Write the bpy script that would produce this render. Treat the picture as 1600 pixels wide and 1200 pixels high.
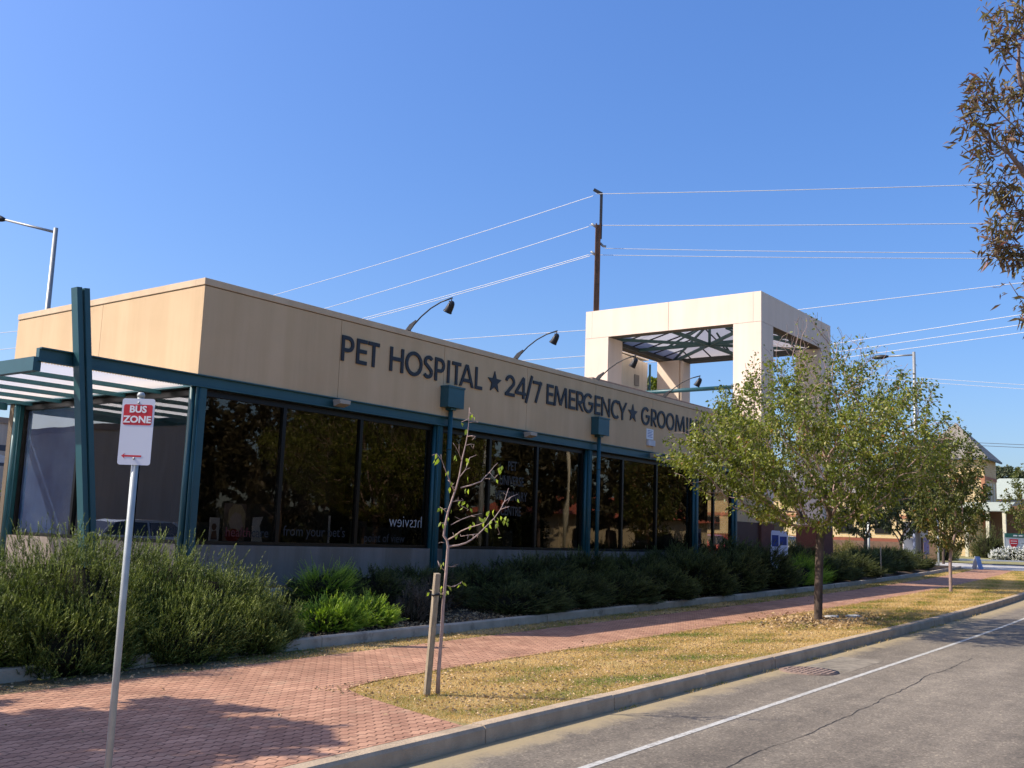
import bpy, math, random
import numpy as np
from mathutils import Vector, Matrix

for o in list(bpy.data.objects): bpy.data.objects.remove(o)
S = bpy.context.scene
C = S.collection
R = math.radians

# ------------------------------------------------------------------ camera, sky, sun, exposure
camd = bpy.data.cameras.new('camera'); cam = bpy.data.objects.new('camera', camd); C.objects.link(cam)
r_ = Vector((0.584, -0.811, 0.035)); u_ = Vector((-0.139, -0.058, 0.989)); w_ = Vector((0.800, 0.582, 0.146))
w_.normalize(); r_ = (r_ - w_*r_.dot(w_)).normalized(); u_ = r_.cross(w_)*1.0
if u_.z < 0: u_ = -u_
M3 = Matrix((r_, u_, -w_)).transposed()
cam.matrix_world = Matrix.Translation((0, 0, 1.9)) @ M3.to_4x4()
camd.sensor_width = 36; camd.lens = 35.94; camd.clip_start = 0.1; camd.clip_end = 3000
S.camera = cam
SUN = Vector((-0.72, 0.83, 1.0)).normalized()
W = bpy.data.worlds.new('World'); S.world = W; W.use_nodes = True
nt = W.node_tree; nt.nodes.clear()
sky = nt.nodes.new('ShaderNodeTexSky'); sky.sky_type = 'NISHITA'; sky.sun_disc = False
sky.sun_elevation = math.asin(SUN.z); sky.sun_rotation = math.atan2(SUN.x, SUN.y)
sky.air_density = 1.0; sky.dust_density = 1.8; sky.ozone_density = 2.2; sky.altitude = 100
bg = nt.nodes.new('ShaderNodeBackground'); bg.inputs[1].default_value = 0.136
wo = nt.nodes.new('ShaderNodeOutputWorld')
hs_ = nt.nodes.new('ShaderNodeHueSaturation'); hs_.inputs['Saturation'].default_value = 1.26; nt.links.new(sky.outputs[0], hs_.inputs['Color'])
tcw = nt.nodes.new('ShaderNodeTexCoord'); spw = nt.nodes.new('ShaderNodeSeparateXYZ'); nt.links.new(tcw.outputs['Generated'], spw.inputs[0])
rw = nt.nodes.new('ShaderNodeValToRGB'); nt.links.new(spw.outputs[2], rw.inputs[0])
for q_ in (.22, .5): rw.color_ramp.elements.new(q_)
for e_, (p_, c_) in zip(rw.color_ramp.elements, ((0, (.56, .60, .72, 1)), (.22, (.68, .70, .84, 1)), (.5, (.84, .81, .97, 1)), (.85, (.92, .86, .92, 1)))): e_.position = p_; e_.color = c_
mw = nt.nodes.new('ShaderNodeMix'); mw.data_type = 'RGBA'; mw.blend_type = 'MULTIPLY'; mw.inputs[0].default_value = 1
nt.links.new(hs_.outputs[0], mw.inputs[6]); nt.links.new(rw.outputs[0], mw.inputs[7]); nt.links.new(mw.outputs[2], bg.inputs[0]); nt.links.new(bg.outputs[0], wo.inputs[0])
sl = bpy.data.lights.new('sun', 'SUN'); sl.energy = 3.45; sl.angle = R(0.5); sl.color = (1.0, 0.91, 0.77)
so = bpy.data.objects.new('sun', sl); C.objects.link(so); so.rotation_euler = SUN.to_track_quat('Z', 'Y').to_euler()
S.view_settings.view_transform = 'Standard'; S.view_settings.look = 'None'
S.view_settings.exposure = 0.86; S.view_settings.gamma = 1
S.cycles.max_bounces = 6; S.cycles.transparent_max_bounces = 8

EYE = np.array([0, 0, 1.9]); rr = np.array(r_); uu = np.array(u_); ww = np.array(w_)
def at(x, y, D):           # a point of the place, from where it shows and how far it is
    return EYE + (rr*(x-800) - uu*(y-600) + ww*1597.46)/1597.46*D
def pxof(P):
    q = np.asarray(P) - EYE; z = q@ww
    return 800+1597.46*(q@rr)/z, 600-1597.46*(q@uu)/z

# ------------------------------------------------------------------ helpers
def tag(o, label=None, cat=None, group=None, kind=None):
    if label: o['label'] = label
    if cat: o['category'] = cat
    if group: o['group'] = group
    if kind: o['kind'] = kind
    return o
def empty(name, label, cat, loc=(0,0,0), rz=0, group=None):
    o = bpy.data.objects.new(name, None); C.objects.link(o); o.location = loc; o.rotation_euler = (0,0,rz)
    o.empty_display_size = .3
    return tag(o, label, cat, group)
def copy_tree(o, parent=None):
    c = o.copy(); C.objects.link(c)
    if parent: c.parent = parent
    for ch in list(o.children): copy_tree(ch, c)
    return c

class MB:
    def __init__(s): s.v=[]; s.f=[]; s.sm=[]
    def add(s, vs, fs, smooth=False):
        n=len(s.v); s.v += [tuple(map(float,p)) for p in vs]; s.f += [tuple(n+i for i in f) for f in fs]; s.sm += [smooth]*len(fs)
        return s
    def box(s, x0,x1,y0,y1,z0,z1, ch=0):
        if x0>x1: x0,x1=x1,x0
        if y0>y1: y0,y1=y1,y0
        if z0>z1: z0,z1=z1,z0
        v=[(x0,y0,z0),(x1,y0,z0),(x1,y1,z0),(x0,y1,z0),(x0,y0,z1),(x1,y0,z1),(x1,y1,z1),(x0,y1,z1)]
        return s.add(v,[(0,3,2,1),(4,5,6,7),(0,1,5,4),(1,2,6,5),(2,3,7,6),(3,0,4,7)])
    def beam(s, a, b, w, h, up=(0,0,1)):     # box from a to b, width w, height h
        a=Vector(a);b=Vector(b);d=(b-a).normalized();up=Vector(up);up=up if abs(d.dot(up.normalized()))<.98 else Vector((1,0,0));sd=d.cross(up).normalized();up=sd.cross(d)
        v=[]
        for p in (a,b):
            for i,j in ((-1,-1),(1,-1),(1,1),(-1,1)): v.append(p+sd*(i*w/2)+up*(j*h/2))
        return s.add(v,[(0,1,2,3),(7,6,5,4),(0,4,5,1),(1,5,6,2),(2,6,7,3),(3,7,4,0)])
    def tube(s, pts, rad, n=8, cap=True, smooth=True):
        pts=[Vector(p) for p in pts]
        if not hasattr(rad,'__len__'): rad=[rad]*len(pts)
        d0=(pts[1]-pts[0]).normalized(); x=d0.orthogonal().normalized()
        vs=[]
        for i,p in enumerate(pts):
            d=(pts[min(i+1,len(pts)-1)]-pts[max(i-1,0)])
            if d.length<1e-9: d=d0
            d.normalize(); x=(x-d*x.dot(d))
            if x.length<1e-6: x=d.orthogonal()
            x.normalize(); y=d.cross(x)
            for k in range(n):
                a=2*math.pi*k/n; vs.append(p+(x*math.cos(a)+y*math.sin(a))*rad[i])
        fs=[]
        for i in range(len(pts)-1):
            for k in range(n):
                k2=(k+1)%n; fs.append((i*n+k,i*n+k2,(i+1)*n+k2,(i+1)*n+k))
        if cap: fs.append(tuple(range(n-1,-1,-1))); fs.append(tuple((len(pts)-1)*n+k for k in range(n)))
        return s.add(vs,fs,smooth)
    def prism(s, poly, axis, a, b):          # polygon of 2D points extruded along axis
        n=len(poly)
        def P(p,t): 
            return {'x':(t,p[0],p[1]),'y':(p[0],t,p[1]),'z':(p[0],p[1],t)}[axis]
        vs=[P(p,a) for p in poly]+[P(p,b) for p in poly]
        fs=[tuple(range(n)),tuple(range(2*n-1,n-1,-1))]+[(i,i+n,(i+1)%n+n,(i+1)%n) for i in range(n)]
        return s.add(vs,fs)
    def quad(s,*p): return s.add(p,[tuple(range(len(p)))])
    def build(s, name, m, parent=None, loc=None, bevel=0):
        me=bpy.data.meshes.new(name); me.from_pydata(s.v,[],s.f); me.materials.append(m)
        me.polygons.foreach_set('use_smooth', s.sm); me.update()
        import bmesh
        bm=bmesh.new(); bm.from_mesh(me); bmesh.ops.recalc_face_normals(bm, faces=bm.faces); bm.to_mesh(me); bm.free()
        o=bpy.data.objects.new(name,me); C.objects.link(o)
        if parent: o.parent=parent
        if loc is not None: o.location=loc
        if bevel:
            b=o.modifiers.new('bevel','BEVEL'); b.width=bevel; b.segments=2; b.limit_method='ANGLE'
        return o
def npmesh(name, V, F, m, parent=None, col=None, smooth=False, loc=None):
    """V (n,3), F (k,3 or 4) numpy, col (n,) a number per vertex"""
    me=bpy.data.meshes.new(name); k=F.shape[1]
    me.vertices.add(len(V)); me.vertices.foreach_set('co', np.ascontiguousarray(V,dtype=np.float32).ravel())
    me.loops.add(F.size); me.loops.foreach_set('vertex_index', F.astype(np.int32).ravel())
    me.polygons.add(len(F)); me.polygons.foreach_set('loop_start', np.arange(0,F.size,k,dtype=np.int32))
    me.polygons.foreach_set('loop_total', np.full(len(F),k,dtype=np.int32))
    if col is not None:
        a=me.attributes.new('tint','FLOAT','POINT'); a.data.foreach_set('value', np.ascontiguousarray(col,dtype=np.float32))
    if smooth: me.polygons.foreach_set('use_smooth', np.ones(len(F),dtype=bool))
    me.materials.append(m); me.update(calc_edges=True)
    o=bpy.data.objects.new(name,me); C.objects.link(o)
    if parent: o.parent=parent
    if loc is not None: o.location=loc
    return o

# ------------------------------------------------------------------ materials
def newmat(name):
    m=bpy.data.materials.new(name); m.use_nodes=True; n=m.node_tree; n.nodes.clear()
    out=n.nodes.new('ShaderNodeOutputMaterial'); return m,n,out
def N(n,t,**k):
    x=n.nodes.new(t)
    for a,b in k.items():
        if a.startswith('i_'):
            key=a[2:]; key=int(key) if key.isdigit() else key
            x.inputs[key].default_value=b
        else: setattr(x,a,b)
    return x
def ramp(n, fac, stops):
    x=n.nodes.new('ShaderNodeValToRGB'); e=x.color_ramp.elements
    while len(e)<len(stops): e.new(.5)
    for i,(p,c) in enumerate(stops): e[i].position=p; e[i].color=(*c,1) if len(c)==3 else c
    n.links.new(fac,x.inputs[0]); return x.outputs[0]
def mat(name, col, rough=.6, metal=0, var=.12, scale=4, bump=0, bscale=60, spec=.4, streak=0, coat=0, stretch=(1,1,1), dirt=None):
    m,n,out=newmat(name); L=n.links.new
    p=N(n,'ShaderNodeBsdfPrincipled'); p.inputs['Roughness'].default_value=rough; p.inputs['Metallic'].default_value=metal
    p.inputs['Specular IOR Level'].default_value=spec; p.inputs['Coat Weight'].default_value=coat
    tc=N(n,'ShaderNodeTexCoord'); mp=N(n,'ShaderNodeMapping'); mp.inputs['Scale'].default_value=stretch
    L(tc.outputs['Object'],mp.inputs[0])
    nz=N(n,'ShaderNodeTexNoise',i_Scale=scale,i_Detail=6.0,i_Roughness=.6); L(mp.outputs[0],nz.inputs['Vector'])
    c0=tuple(max(0,x*(1-var)) for x in col); c1=tuple(min(1,x*(1+var)) for x in col)
    colr=ramp(n,nz.outputs[0],[(.3,c0),(.7,c1)])
    if streak:
        mp2=N(n,'ShaderNodeMapping'); mp2.inputs['Scale'].default_value=(.9,.9,.05); L(tc.outputs['Object'],mp2.inputs[0])
        n2=N(n,'ShaderNodeTexNoise',i_Scale=2.2,i_Detail=7.0,i_Roughness=.65); L(mp2.outputs[0],n2.inputs['Vector'])
        r2=ramp(n,n2.outputs[0],[(.42,(1-streak,1-streak*1.15,1-streak*1.4)),(.62,(1,1,1))])
        mx=N(n,'ShaderNodeMix',data_type='RGBA',blend_type='MULTIPLY'); mx.inputs[0].default_value=1
        L(colr,mx.inputs[6]); L(r2,mx.inputs[7]); colr=mx.outputs[2]
    if dirt:
        n3=N(n,'ShaderNodeTexNoise',i_Scale=dirt[1],i_Detail=8.0,i_Roughness=.7); L(tc.outputs['Object'],n3.inputs['Vector'])
        f=ramp(n,n3.outputs[0],[(dirt[2],(0,0,0)),(dirt[2]+.12,(1,1,1))])
        mx=N(n,'ShaderNodeMix',data_type='RGBA'); L(f,mx.inputs[0]); L(colr,mx.inputs[6]); mx.inputs[7].default_value=(*dirt[0],1); colr=mx.outputs[2]
    L(colr,p.inputs['Base Color'])
    if bump:
        nb=N(n,'ShaderNodeTexNoise',i_Scale=bscale,i_Detail=4.0); L(mp.outputs[0],nb.inputs['Vector'])
        b=N(n,'ShaderNodeBump',i_Strength=bump,i_Distance=.02); L(nb.outputs[0],b.inputs['Height']); L(b.outputs[0],p.inputs['Normal'])
    L(p.outputs[0],out.inputs[0]); return m
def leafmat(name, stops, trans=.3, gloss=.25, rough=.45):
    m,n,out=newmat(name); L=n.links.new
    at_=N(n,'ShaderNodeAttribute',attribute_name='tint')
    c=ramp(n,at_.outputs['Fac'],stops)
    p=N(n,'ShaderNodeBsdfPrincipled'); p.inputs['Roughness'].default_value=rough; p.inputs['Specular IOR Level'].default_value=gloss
    L(c,p.inputs['Base Color'])
    t=N(n,'ShaderNodeBsdfTranslucent'); 
    mx=N(n,'ShaderNodeMixShader'); mx.inputs[0].default_value=trans
    hs=N(n,'ShaderNodeHueSaturation',i_Saturation=1.15,i_Value=1.5); L(c,hs.inputs['Color']); L(hs.outputs[0],t.inputs[0])
    L(p.outputs[0],mx.inputs[1]); L(t.outputs[0],mx.inputs[2]); L(mx.outputs[0],out.inputs[0]); return m
def glassmat(name, tint=(.3,.3,.3), ior=1.75, bump=.004, refl=(.93,.93,.93)):
    m,n,out=newmat(name); L=n.links.new
    fr=N(n,'ShaderNodeFresnel',i_IOR=ior); tr=N(n,'ShaderNodeBsdfTransparent'); tr.inputs[0].default_value=(*tint,1)
    gl=N(n,'ShaderNodeBsdfGlossy',i_Roughness=0.012); gl.inputs[0].default_value=(*refl,1)
    if bump:
        tc=N(n,'ShaderNodeTexCoord'); nb=N(n,'ShaderNodeTexNoise',i_Scale=.8,i_Detail=1.0); L(tc.outputs['Object'],nb.inputs['Vector'])
        b=N(n,'ShaderNodeBump',i_Strength=1.0,i_Distance=bump); L(nb.outputs[0],b.inputs['Height']); L(b.outputs[0],gl.inputs['Normal'])
    ge=N(n,'ShaderNodeNewGeometry'); s1=N(n,'ShaderNodeMath',operation='SUBTRACT'); s1.inputs[0].default_value=1; L(ge.outputs['Backfacing'],s1.inputs[1])
    fm=N(n,'ShaderNodeMath',operation='MULTIPLY'); L(fr.outputs[0],fm.inputs[0]); L(s1.outputs[0],fm.inputs[1])
    mx=N(n,'ShaderNodeMixShader'); L(fm.outputs[0],mx.inputs[0]); L(tr.outputs[0],mx.inputs[1]); L(gl.outputs[0],mx.inputs[2]); L(mx.outputs[0],out.inputs[0]); return m

M={}
M['tan']=mat('tan render',(.66,.47,.275),.85,var=.06,scale=.7,streak=.08,bump=.15,bscale=120,spec=.2)
M['tancap']=mat('tan coping',(.66,.50,.33),.8,var=.04,streak=.08,spec=.2)
M['groove']=mat('joint sealant',(.12,.09,.06),.9,var=.05)
M['pale']=mat('pale portal render',(.84,.68,.55),.85,var=.03,scale=1.,streak=.06,bump=.1,bscale=90,spec=.2)
M['teal']=mat('teal paint',(.018,.085,.10),.42,var=.1,scale=3,spec=.5)
M['bronze']=mat('dark bronze frame',(.012,.010,.008),.35,metal=.3,var=.1)
M['glass']=glassmat('tinted window glass',(.60,.57,.53),1.66,refl=(.90,.80,.68))
M['glass_side']=glassmat('tinted side glass',(.68,.68,.70),2.6)
M['plinth']=mat('painted plinth',(.24,.20,.17),.8,var=.08,scale=2,streak=.25,bump=.1)
M['brickbase']=mat('red brown base',(.15,.05,.03),.8,var=.15,scale=6)
M['brownpanel']=mat('brown panel',(.06,.018,.012),.6,var=.1)
M['letter']=mat('charcoal letter',(.03,.031,.035),.5,var=.08,spec=.3)
M['dark']=mat('dark interior',(.018,.016,.014),.9,var=.2)
M['black']=mat('black fitting',(.015,.015,.017),.45,var=.1)
M['white']=mat('white paint',(.78,.78,.77),.45,var=.03,scale=2)
M['offwhite']=mat('white render',(.72,.69,.62),.8,var=.05,scale=1.2,streak=.12)
M['red']=mat('sign red',(.55,.02,.03),.45,var=.03)
M['galv']=mat('galvanised steel',(.40,.43,.42),.5,metal=.25,var=.12,scale=9)
M['lampgrey']=mat('lamp pole grey',(.30,.31,.31),.5,metal=.4,var=.08)
M['pvc']=mat('polycarbonate sheet',(.7,.7,.7),.5,var=.02)
M['roof']=mat('roof sheet',(.4,.38,.34),.7,var=.08)
M['bark']=mat('dark bark',(.10,.075,.06),.9,var=.5,scale=7,bump=1.,bscale=22,stretch=(1,1,.35),spec=.1)
M['twig']=mat('pale twig bark',(.36,.255,.215),.8,var=.25,scale=12,bump=.3,bscale=60,spec=.15)
M['ashbark']=mat('ash bark',(.24,.17,.15),.85,var=.3,scale=9,bump=.4,bscale=50,spec=.1)
M['sapbark']=mat('pinkish sapling bark',(.42,.31,.27),.8,var=.2,scale=12,bump=.3,bscale=60,spec=.15)
M['stake']=mat('grey weathered timber',(.34,.28,.20),.9,var=.35,scale=6,stretch=(6,6,.6),bump=.5,bscale=30,spec=.1)
M['pole']=mat('rusty steel and concrete pole',(.11,.055,.03),.8,var=.4,scale=3)
M['wire']=mat('aluminium wire',(.6,.6,.6),.5,metal=.1,var=.05)
M['blacksteel']=mat('dark grey steel',(.045,.045,.05),.6,var=.1)
M['ybrick']=None

# ------------------------------------------------------------------ ground
SL=.0145
def zg(X):
    if X<-60: return SL*-60
    if X>130: return SL*130
    return SL*X
def off(X):
    if X<20: return 0.
    if X<62: return .00125*(X-20)**2
    return .00125*42*42+.105*(X-62)
def sstep(t): t=min(1,max(0,t)); return t*t*(3-2*t)
def bedrise(X,Yr):
    H=.50 if X<36 else .50-.40*sstep((X-36)/26)
    H*=sstep((X+2)/8)
    return .10*sstep((Yr-11.45)/.1)+(H-.1)*sstep((Yr-11.45)/2.9)
xs=[-60,-40,-25,-15,-8,-4]+[x*1.0 for x in range(-2,64)]+[66,70,75,80,90,100,115,130,170,250,400,800]
def strip(name, y0, y1, h, m, ny=1, X0=-1e9, X1=1e9, hf=None, label=None, kind='structure', follow=True):
    X=[x for x in xs if X0<x<X1]
    if X0>-1e8: X=[X0]+X
    if X1<1e8: X=X+[X1]
    mb=MB(); 
    for x in X:
        for j in range(ny+1):
            yr=y0+(y1-y0)*j/ny; o=off(x) if follow else 0
            mb.v.append((x,yr+o,zg(x)+h+(hf(x,yr) if hf else 0)))
    for i in range(len(X)-1):
        for j in range(ny):
            a=i*(ny+1)+j; mb.f.append((a,a+ny+1,a+ny+2,a+1)); mb.sm.append(True)
    o=mb.build(name,m); tag(o,kind=kind)
    if label: o['label']=label
    return o

def asphalt():
    m,n,out=newmat('asphalt'); L=n.links.new
    tc=N(n,'ShaderNodeTexCoord'); p=N(n,'ShaderNodeBsdfPrincipled',i_Roughness=.85); p.inputs['Specular IOR Level'].default_value=.3
    mp=N(n,'ShaderNodeMapping'); mp.inputs['Scale'].default_value=(.10,1.0,1); L(tc.outputs['Object'],mp.inputs[0])
    big=N(n,'ShaderNodeTexNoise',i_Scale=.9,i_Detail=6.0,i_Roughness=.6); L(mp.outputs[0],big.inputs['Vector'])
    fine=N(n,'ShaderNodeTexNoise',i_Scale=38.,i_Detail=5.0,i_Roughness=.95); L(tc.outputs['Object'],fine.inputs['Vector'])
    med=N(n,'ShaderNodeTexNoise',i_Scale=2.2,i_Detail=9.0,i_Roughness=.75); L(tc.outputs['Object'],med.inputs['Vector'])
    c1=ramp(n,big.outputs[0],[(.32,(.135,.114,.092)),(.66,(.27,.230,.182))])
    c2=ramp(n,fine.outputs[0],[(.30,(.22,.22,.22)),(.44,(.88,.88,.88)),(.58,(1.05,1.05,1.03)),(.72,(1.9,1.85,1.75))])
    c3=ramp(n,med.outputs[0],[(.3,(.70,.70,.70)),(.7,(1.16,1.16,1.13))])
    vo=N(n,'ShaderNodeTexVoronoi',i_Scale=48.); L(tc.outputs['Object'],vo.inputs['Vector'])
    sv=N(n,'ShaderNodeSeparateColor'); L(vo.outputs['Color'],sv.inputs[0])
    cv=ramp(n,sv.outputs[0],[(0,(.74,.73,.72)),(.5,(.97,.97,.96)),(.86,(1.10,1.09,1.07)),(1,(1.6,1.56,1.48))])
    a0=N(n,'ShaderNodeMix',data_type='RGBA',blend_type='MULTIPLY'); a0.inputs[0].default_value=1; L(c1,a0.inputs[6]); L(cv,a0.inputs[7]); c1=a0.outputs[2]
    a=N(n,'ShaderNodeMix',data_type='RGBA',blend_type='MULTIPLY'); a.inputs[0].default_value=1; L(c1,a.inputs[6]); L(c2,a.inputs[7])
    b=N(n,'ShaderNodeMix',data_type='RGBA',blend_type='MULTIPLY'); b.inputs[0].default_value=1; L(a.outputs[2],b.inputs[6]); L(c3,b.inputs[7])
    # sandy grit along the gutter (by real distance from the kerb)
    sp=N(n,'ShaderNodeSeparateXYZ'); L(tc.outputs['Object'],sp.inputs[0])
    ad=N(n,'ShaderNodeMath',operation='ADD'); L(sp.outputs['Y'],ad.inputs[0])
    ms=N(n,'ShaderNodeMath',operation='MULTIPLY'); L(med.outputs[0],ms.inputs[0]); ms.inputs[1].default_value=.9; L(ms.outputs[0],ad.inputs[1])
    g=ramp(n,ad.outputs[0],[(0,(0,0,0)),(1,(1,1,1))])
    mr=N(n,'ShaderNodeMapRange'); L(ad.outputs[0],mr.inputs[0]); mr.inputs[1].default_value=5.95; mr.inputs[2].default_value=6.25
    d=N(n,'ShaderNodeMix',data_type='RGBA'); L(mr.outputs[0],d.inputs[0]); L(b.outputs[2],d.inputs[6]); d.inputs[7].default_value=(.33,.26,.15,1)
    # faint tyre darkening lanes
    L(d.outputs[2],p.inputs['Base Color'])
    bu=N(n,'ShaderNodeBump',i_Strength=.55,i_Distance=.006); L(fine.outputs[0],bu.inputs['Height']); L(bu.outputs[0],p.inputs['Normal'])
    L(p.outputs[0],out.inputs[0]); return m
def paving():
    m,n,out=newmat('red interlocking pavers'); L=n.links.new
    tc=N(n,'ShaderNodeTexCoord'); sp=N(n,'ShaderNodeSeparateXYZ'); L(tc.outputs['Object'],sp.inputs[0])
    # zigzag: shift Y by a triangle wave of X
    pp=N(n,'ShaderNodeMath',operation='PINGPONG'); L(sp.outputs['X'],pp.inputs[0]); pp.inputs[1].default_value=.0565
    mu=N(n,'ShaderNodeMath',operation='MULTIPLY'); L(pp.outputs[0],mu.inputs[0]); mu.inputs[1].default_value=.55
    ad=N(n,'ShaderNodeMath',operation='ADD'); L(sp.outputs['Y'],ad.inputs[0]); L(mu.outputs[0],ad.inputs[1])
    cb=N(n,'ShaderNodeCombineXYZ'); L(sp.outputs['X'],cb.inputs[0]); L(ad.outputs[0],cb.inputs[1])
    br=N(n,'ShaderNodeTexBrick',offset=.5,i_Scale=1.0); L(cb.outputs[0],br.inputs['Vector'])
    br.inputs['Brick Width'].default_value=.226; br.inputs['Row Height'].default_value=.113; br.inputs['Mortar Size'].default_value=.007
    br.inputs['Mortar Smooth'].default_value=.3; br.inputs['Bias'].default_value=0
    br.inputs['Color1'].default_value=(.49,.275,.185,1); br.inputs['Color2'].default_value=(.37,.195,.13,1); br.inputs['Mortar'].default_value=(.24,.13,.09,1)
    nz=N(n,'ShaderNodeTexNoise',i_Scale=1.3,i_Detail=8.0,i_Roughness=.7); L(tc.outputs['Object'],nz.inputs['Vector'])
    c=ramp(n,nz.outputs[0],[(.3,(.68,.66,.64)),(.7,(1.18,1.18,1.15))])
    fn=N(n,'ShaderNodeTexNoise',i_Scale=90.,i_Detail=2.0); L(tc.outputs['Object'],fn.inputs['Vector'])
    cf=ramp(n,fn.outputs[0],[(.3,(.85,.85,.85)),(.7,(1.12,1.12,1.1))])
    a=N(n,'ShaderNodeMix',data_type='RGBA',blend_type='MULTIPLY'); a.inputs[0].default_value=1; L(br.outputs[0],a.inputs[6]); L(c,a.inputs[7])
    b=N(n,'ShaderNodeMix',data_type='RGBA',blend_type='MULTIPLY'); b.inputs[0].default_value=1; L(a.outputs[2],b.inputs[6]); L(cf,b.inputs[7])
    n3=N(n,'ShaderNodeTexNoise',i_Scale=3.1,i_Detail=8.0,i_Roughness=.7); L(tc.outputs['Object'],n3.inputs['Vector'])
    f=ramp(n,n3.outputs[0],[(.56,(0,0,0)),(.72,(.5,.5,.5))])
    d=N(n,'ShaderNodeMix',data_type='RGBA'); L(f,d.inputs[0]); L(b.outputs[2],d.inputs[6]); d.inputs[7].default_value=(.42,.30,.2,1)
    p=N(n,'ShaderNodeBsdfPrincipled',i_Roughness=.85); p.inputs['Specular IOR Level'].default_value=.25
    dv=N(n,'ShaderNodeMath',operation='DIVIDE'); L(ad.outputs[0],dv.inputs[0]); dv.inputs[1].default_value=.113
    fr=N(n,'ShaderNodeMath',operation='FRACT'); L(dv.outputs[0],fr.inputs[0])
    lm=ramp(n,fr.outputs[0],[(0,(.22,.2,.18)),(.07,(.3,.28,.26)),(.13,(1,1,1)),(.93,(1.06,1.05,1.04)),(1,(.5,.5,.5))])  # row joints darkened further for the shadow lying in them
    e2=N(n,'ShaderNodeMix',data_type='RGBA',blend_type='MULTIPLY'); e2.inputs[0].default_value=.8; L(d.outputs[2],e2.inputs[6]); L(lm,e2.inputs[7])
    L(e2.outputs[2],p.inputs['Base Color'])
    bu=N(n,'ShaderNodeBump',invert=True,i_Strength=.8,i_Distance=.006); L(br.outputs['Fac'],bu.inputs['Height']); L(bu.outputs[0],p.inputs['Normal'])
    L(p.outputs[0],out.inputs[0]); return m
def soil(name, stops, scale=3, fine=60, bump=.8):
    m,n,out=newmat(name); L=n.links.new
    tc=N(n,'ShaderNodeTexCoord'); a=N(n,'ShaderNodeTexNoise',i_Scale=scale,i_Detail=10.0,i_Roughness=.75); L(tc.outputs['Object'],a.inputs['Vector'])
    f=N(n,'ShaderNodeTexNoise',i_Scale=fine,i_Detail=4.0,i_Roughness=.8); L(tc.outputs['Object'],f.inputs['Vector'])
    c=ramp(n,a.outputs[0],stops); c2=ramp(n,f.outputs[0],[(.3,(.45,.45,.45)),(.7,(1.5,1.5,1.5))])
    x=N(n,'ShaderNodeMix',data_type='RGBA',blend_type='MULTIPLY'); x.inputs[0].default_value=1; L(c,x.inputs[6]); L(c2,x.inputs[7])
    p=N(n,'ShaderNodeBsdfPrincipled',i_Roughness=.95); p.inputs['Specular IOR Level'].default_value=.1; L(x.outputs[2],p.inputs['Base Color'])
    b=N(n,'ShaderNodeBump',i_Strength=bump,i_Distance=.02); L(f.outputs[0],b.inputs['Height']); L(b.outputs[0],p.inputs['Normal'])
    L(p.outputs[0],out.inputs[0]); return m
M['asphalt']=asphalt(); M['pav']=paving()
M['drygrass']=soil('dry verge soil',[(.32,(.14,.15,.04)),(.45,(.34,.27,.12)),(.62,(.42,.32,.16)),(.8,(.22,.20,.08))],1.4)
M['mulch']=soil('bark mulch',[(.3,(.05,.035,.025)),(.7,(.13,.095,.065))],4,40)
M['dirt']=soil('sandy leaf strewn dirt',[(.3,(.12,.12,.04)),(.5,(.25,.19,.11)),(.7,(.33,.26,.16))],3,70)
M['far']=soil('far dry ground',[(.3,(.16,.17,.06)),(.7,(.34,.29,.16))],.3,8)
M['kerb']=mat('weathered concrete kerb',(.42,.325,.225),.9,var=.22,scale=3,bump=.5,bscale=45,dirt=((.16,.12,.08),2.5,.60),spec=.2)
M['gkerb']=mat('grey concrete edging',(.46,.385,.29),.9,var=.2,scale=3,bump=.4,bscale=45,dirt=((.2,.17,.13),2.,.58),spec=.2)
M['line']=mat('worn white road paint',(.47,.46,.42),.8,var=.15,scale=6,dirt=((.26,.235,.205),22,.50),spec=.2)
M['drive']=mat('pale concrete',(.42,.40,.37),.85,var=.12,scale=.6)

# base sheet
def basef(x,yr):
    return 0
mb=MB()
gx=[-900,-300,-120,-60,0,60,130,300,900,1500]; gy=[-900,-300,-100,-30,-9,0,9,30,100,300,900]
for x in gx:
    for y in gy: mb.v.append((x,y,zg(x)-.30))
for i in range(len(gx)-1):
    for j in range(len(gy)-1):
        a=i*len(gy)+j; mb.f.append((a,a+len(gy),a+len(gy)+1,a+1)); mb.sm.append(False)
tag(mb.build('terrain',M['far']),kind='structure')
strip('road',.9,5.97,-.16,M['asphalt'],4)
strip('far_road',-8.0,-1.9,-.16,M['asphalt'],3)
strip('median',-1.9,.9,-.02,M['drygrass'],1)
def kerbprof(name, y0,y1,h0,h1,m,X0,X1,bev,seg=2.4, face=-1, top=0):
    mb=MB(); x=X0; k=0
    random.seed(int(abs(y0)*10))
    while x<X1:
        xe=min(x+seg-.012,X1); n=2; dy=random.uniform(-.006,.006); dz=random.uniform(-.004,.004)
        P=[]
        for i in range(n+1):
            xx=x+(xe-x)*i/n; o=off(xx)+dy; z=zg(xx)+dz
            P+=[(xx,y0+o,z+h0),(xx,y0+o+.01,z+h1-bev),(xx,y0+o+bev*.8+.01,z+h1),(xx,y1+o,z+h1),(xx,y1+o,z+h0)]
        F=[]
        for i in range(n):
            for j in range(4): F.append((i*5+j,i*5+j+1,(i+1)*5+j+1,(i+1)*5+j))
        F.append((4,3,2,1,0)); F.append(tuple(n*5+j for j in range(5)))
        mb.add(P,F); x+=seg
    return tag(mb.build(name,m),kind='structure')
kerbprof('kerb',5.97,6.15,-.3,.0,M['kerb'],-40,140,.03)
kerbprof('median_kerb',.75,.92,-.3,.0,M['kerb'],-40,140,.0)
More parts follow.
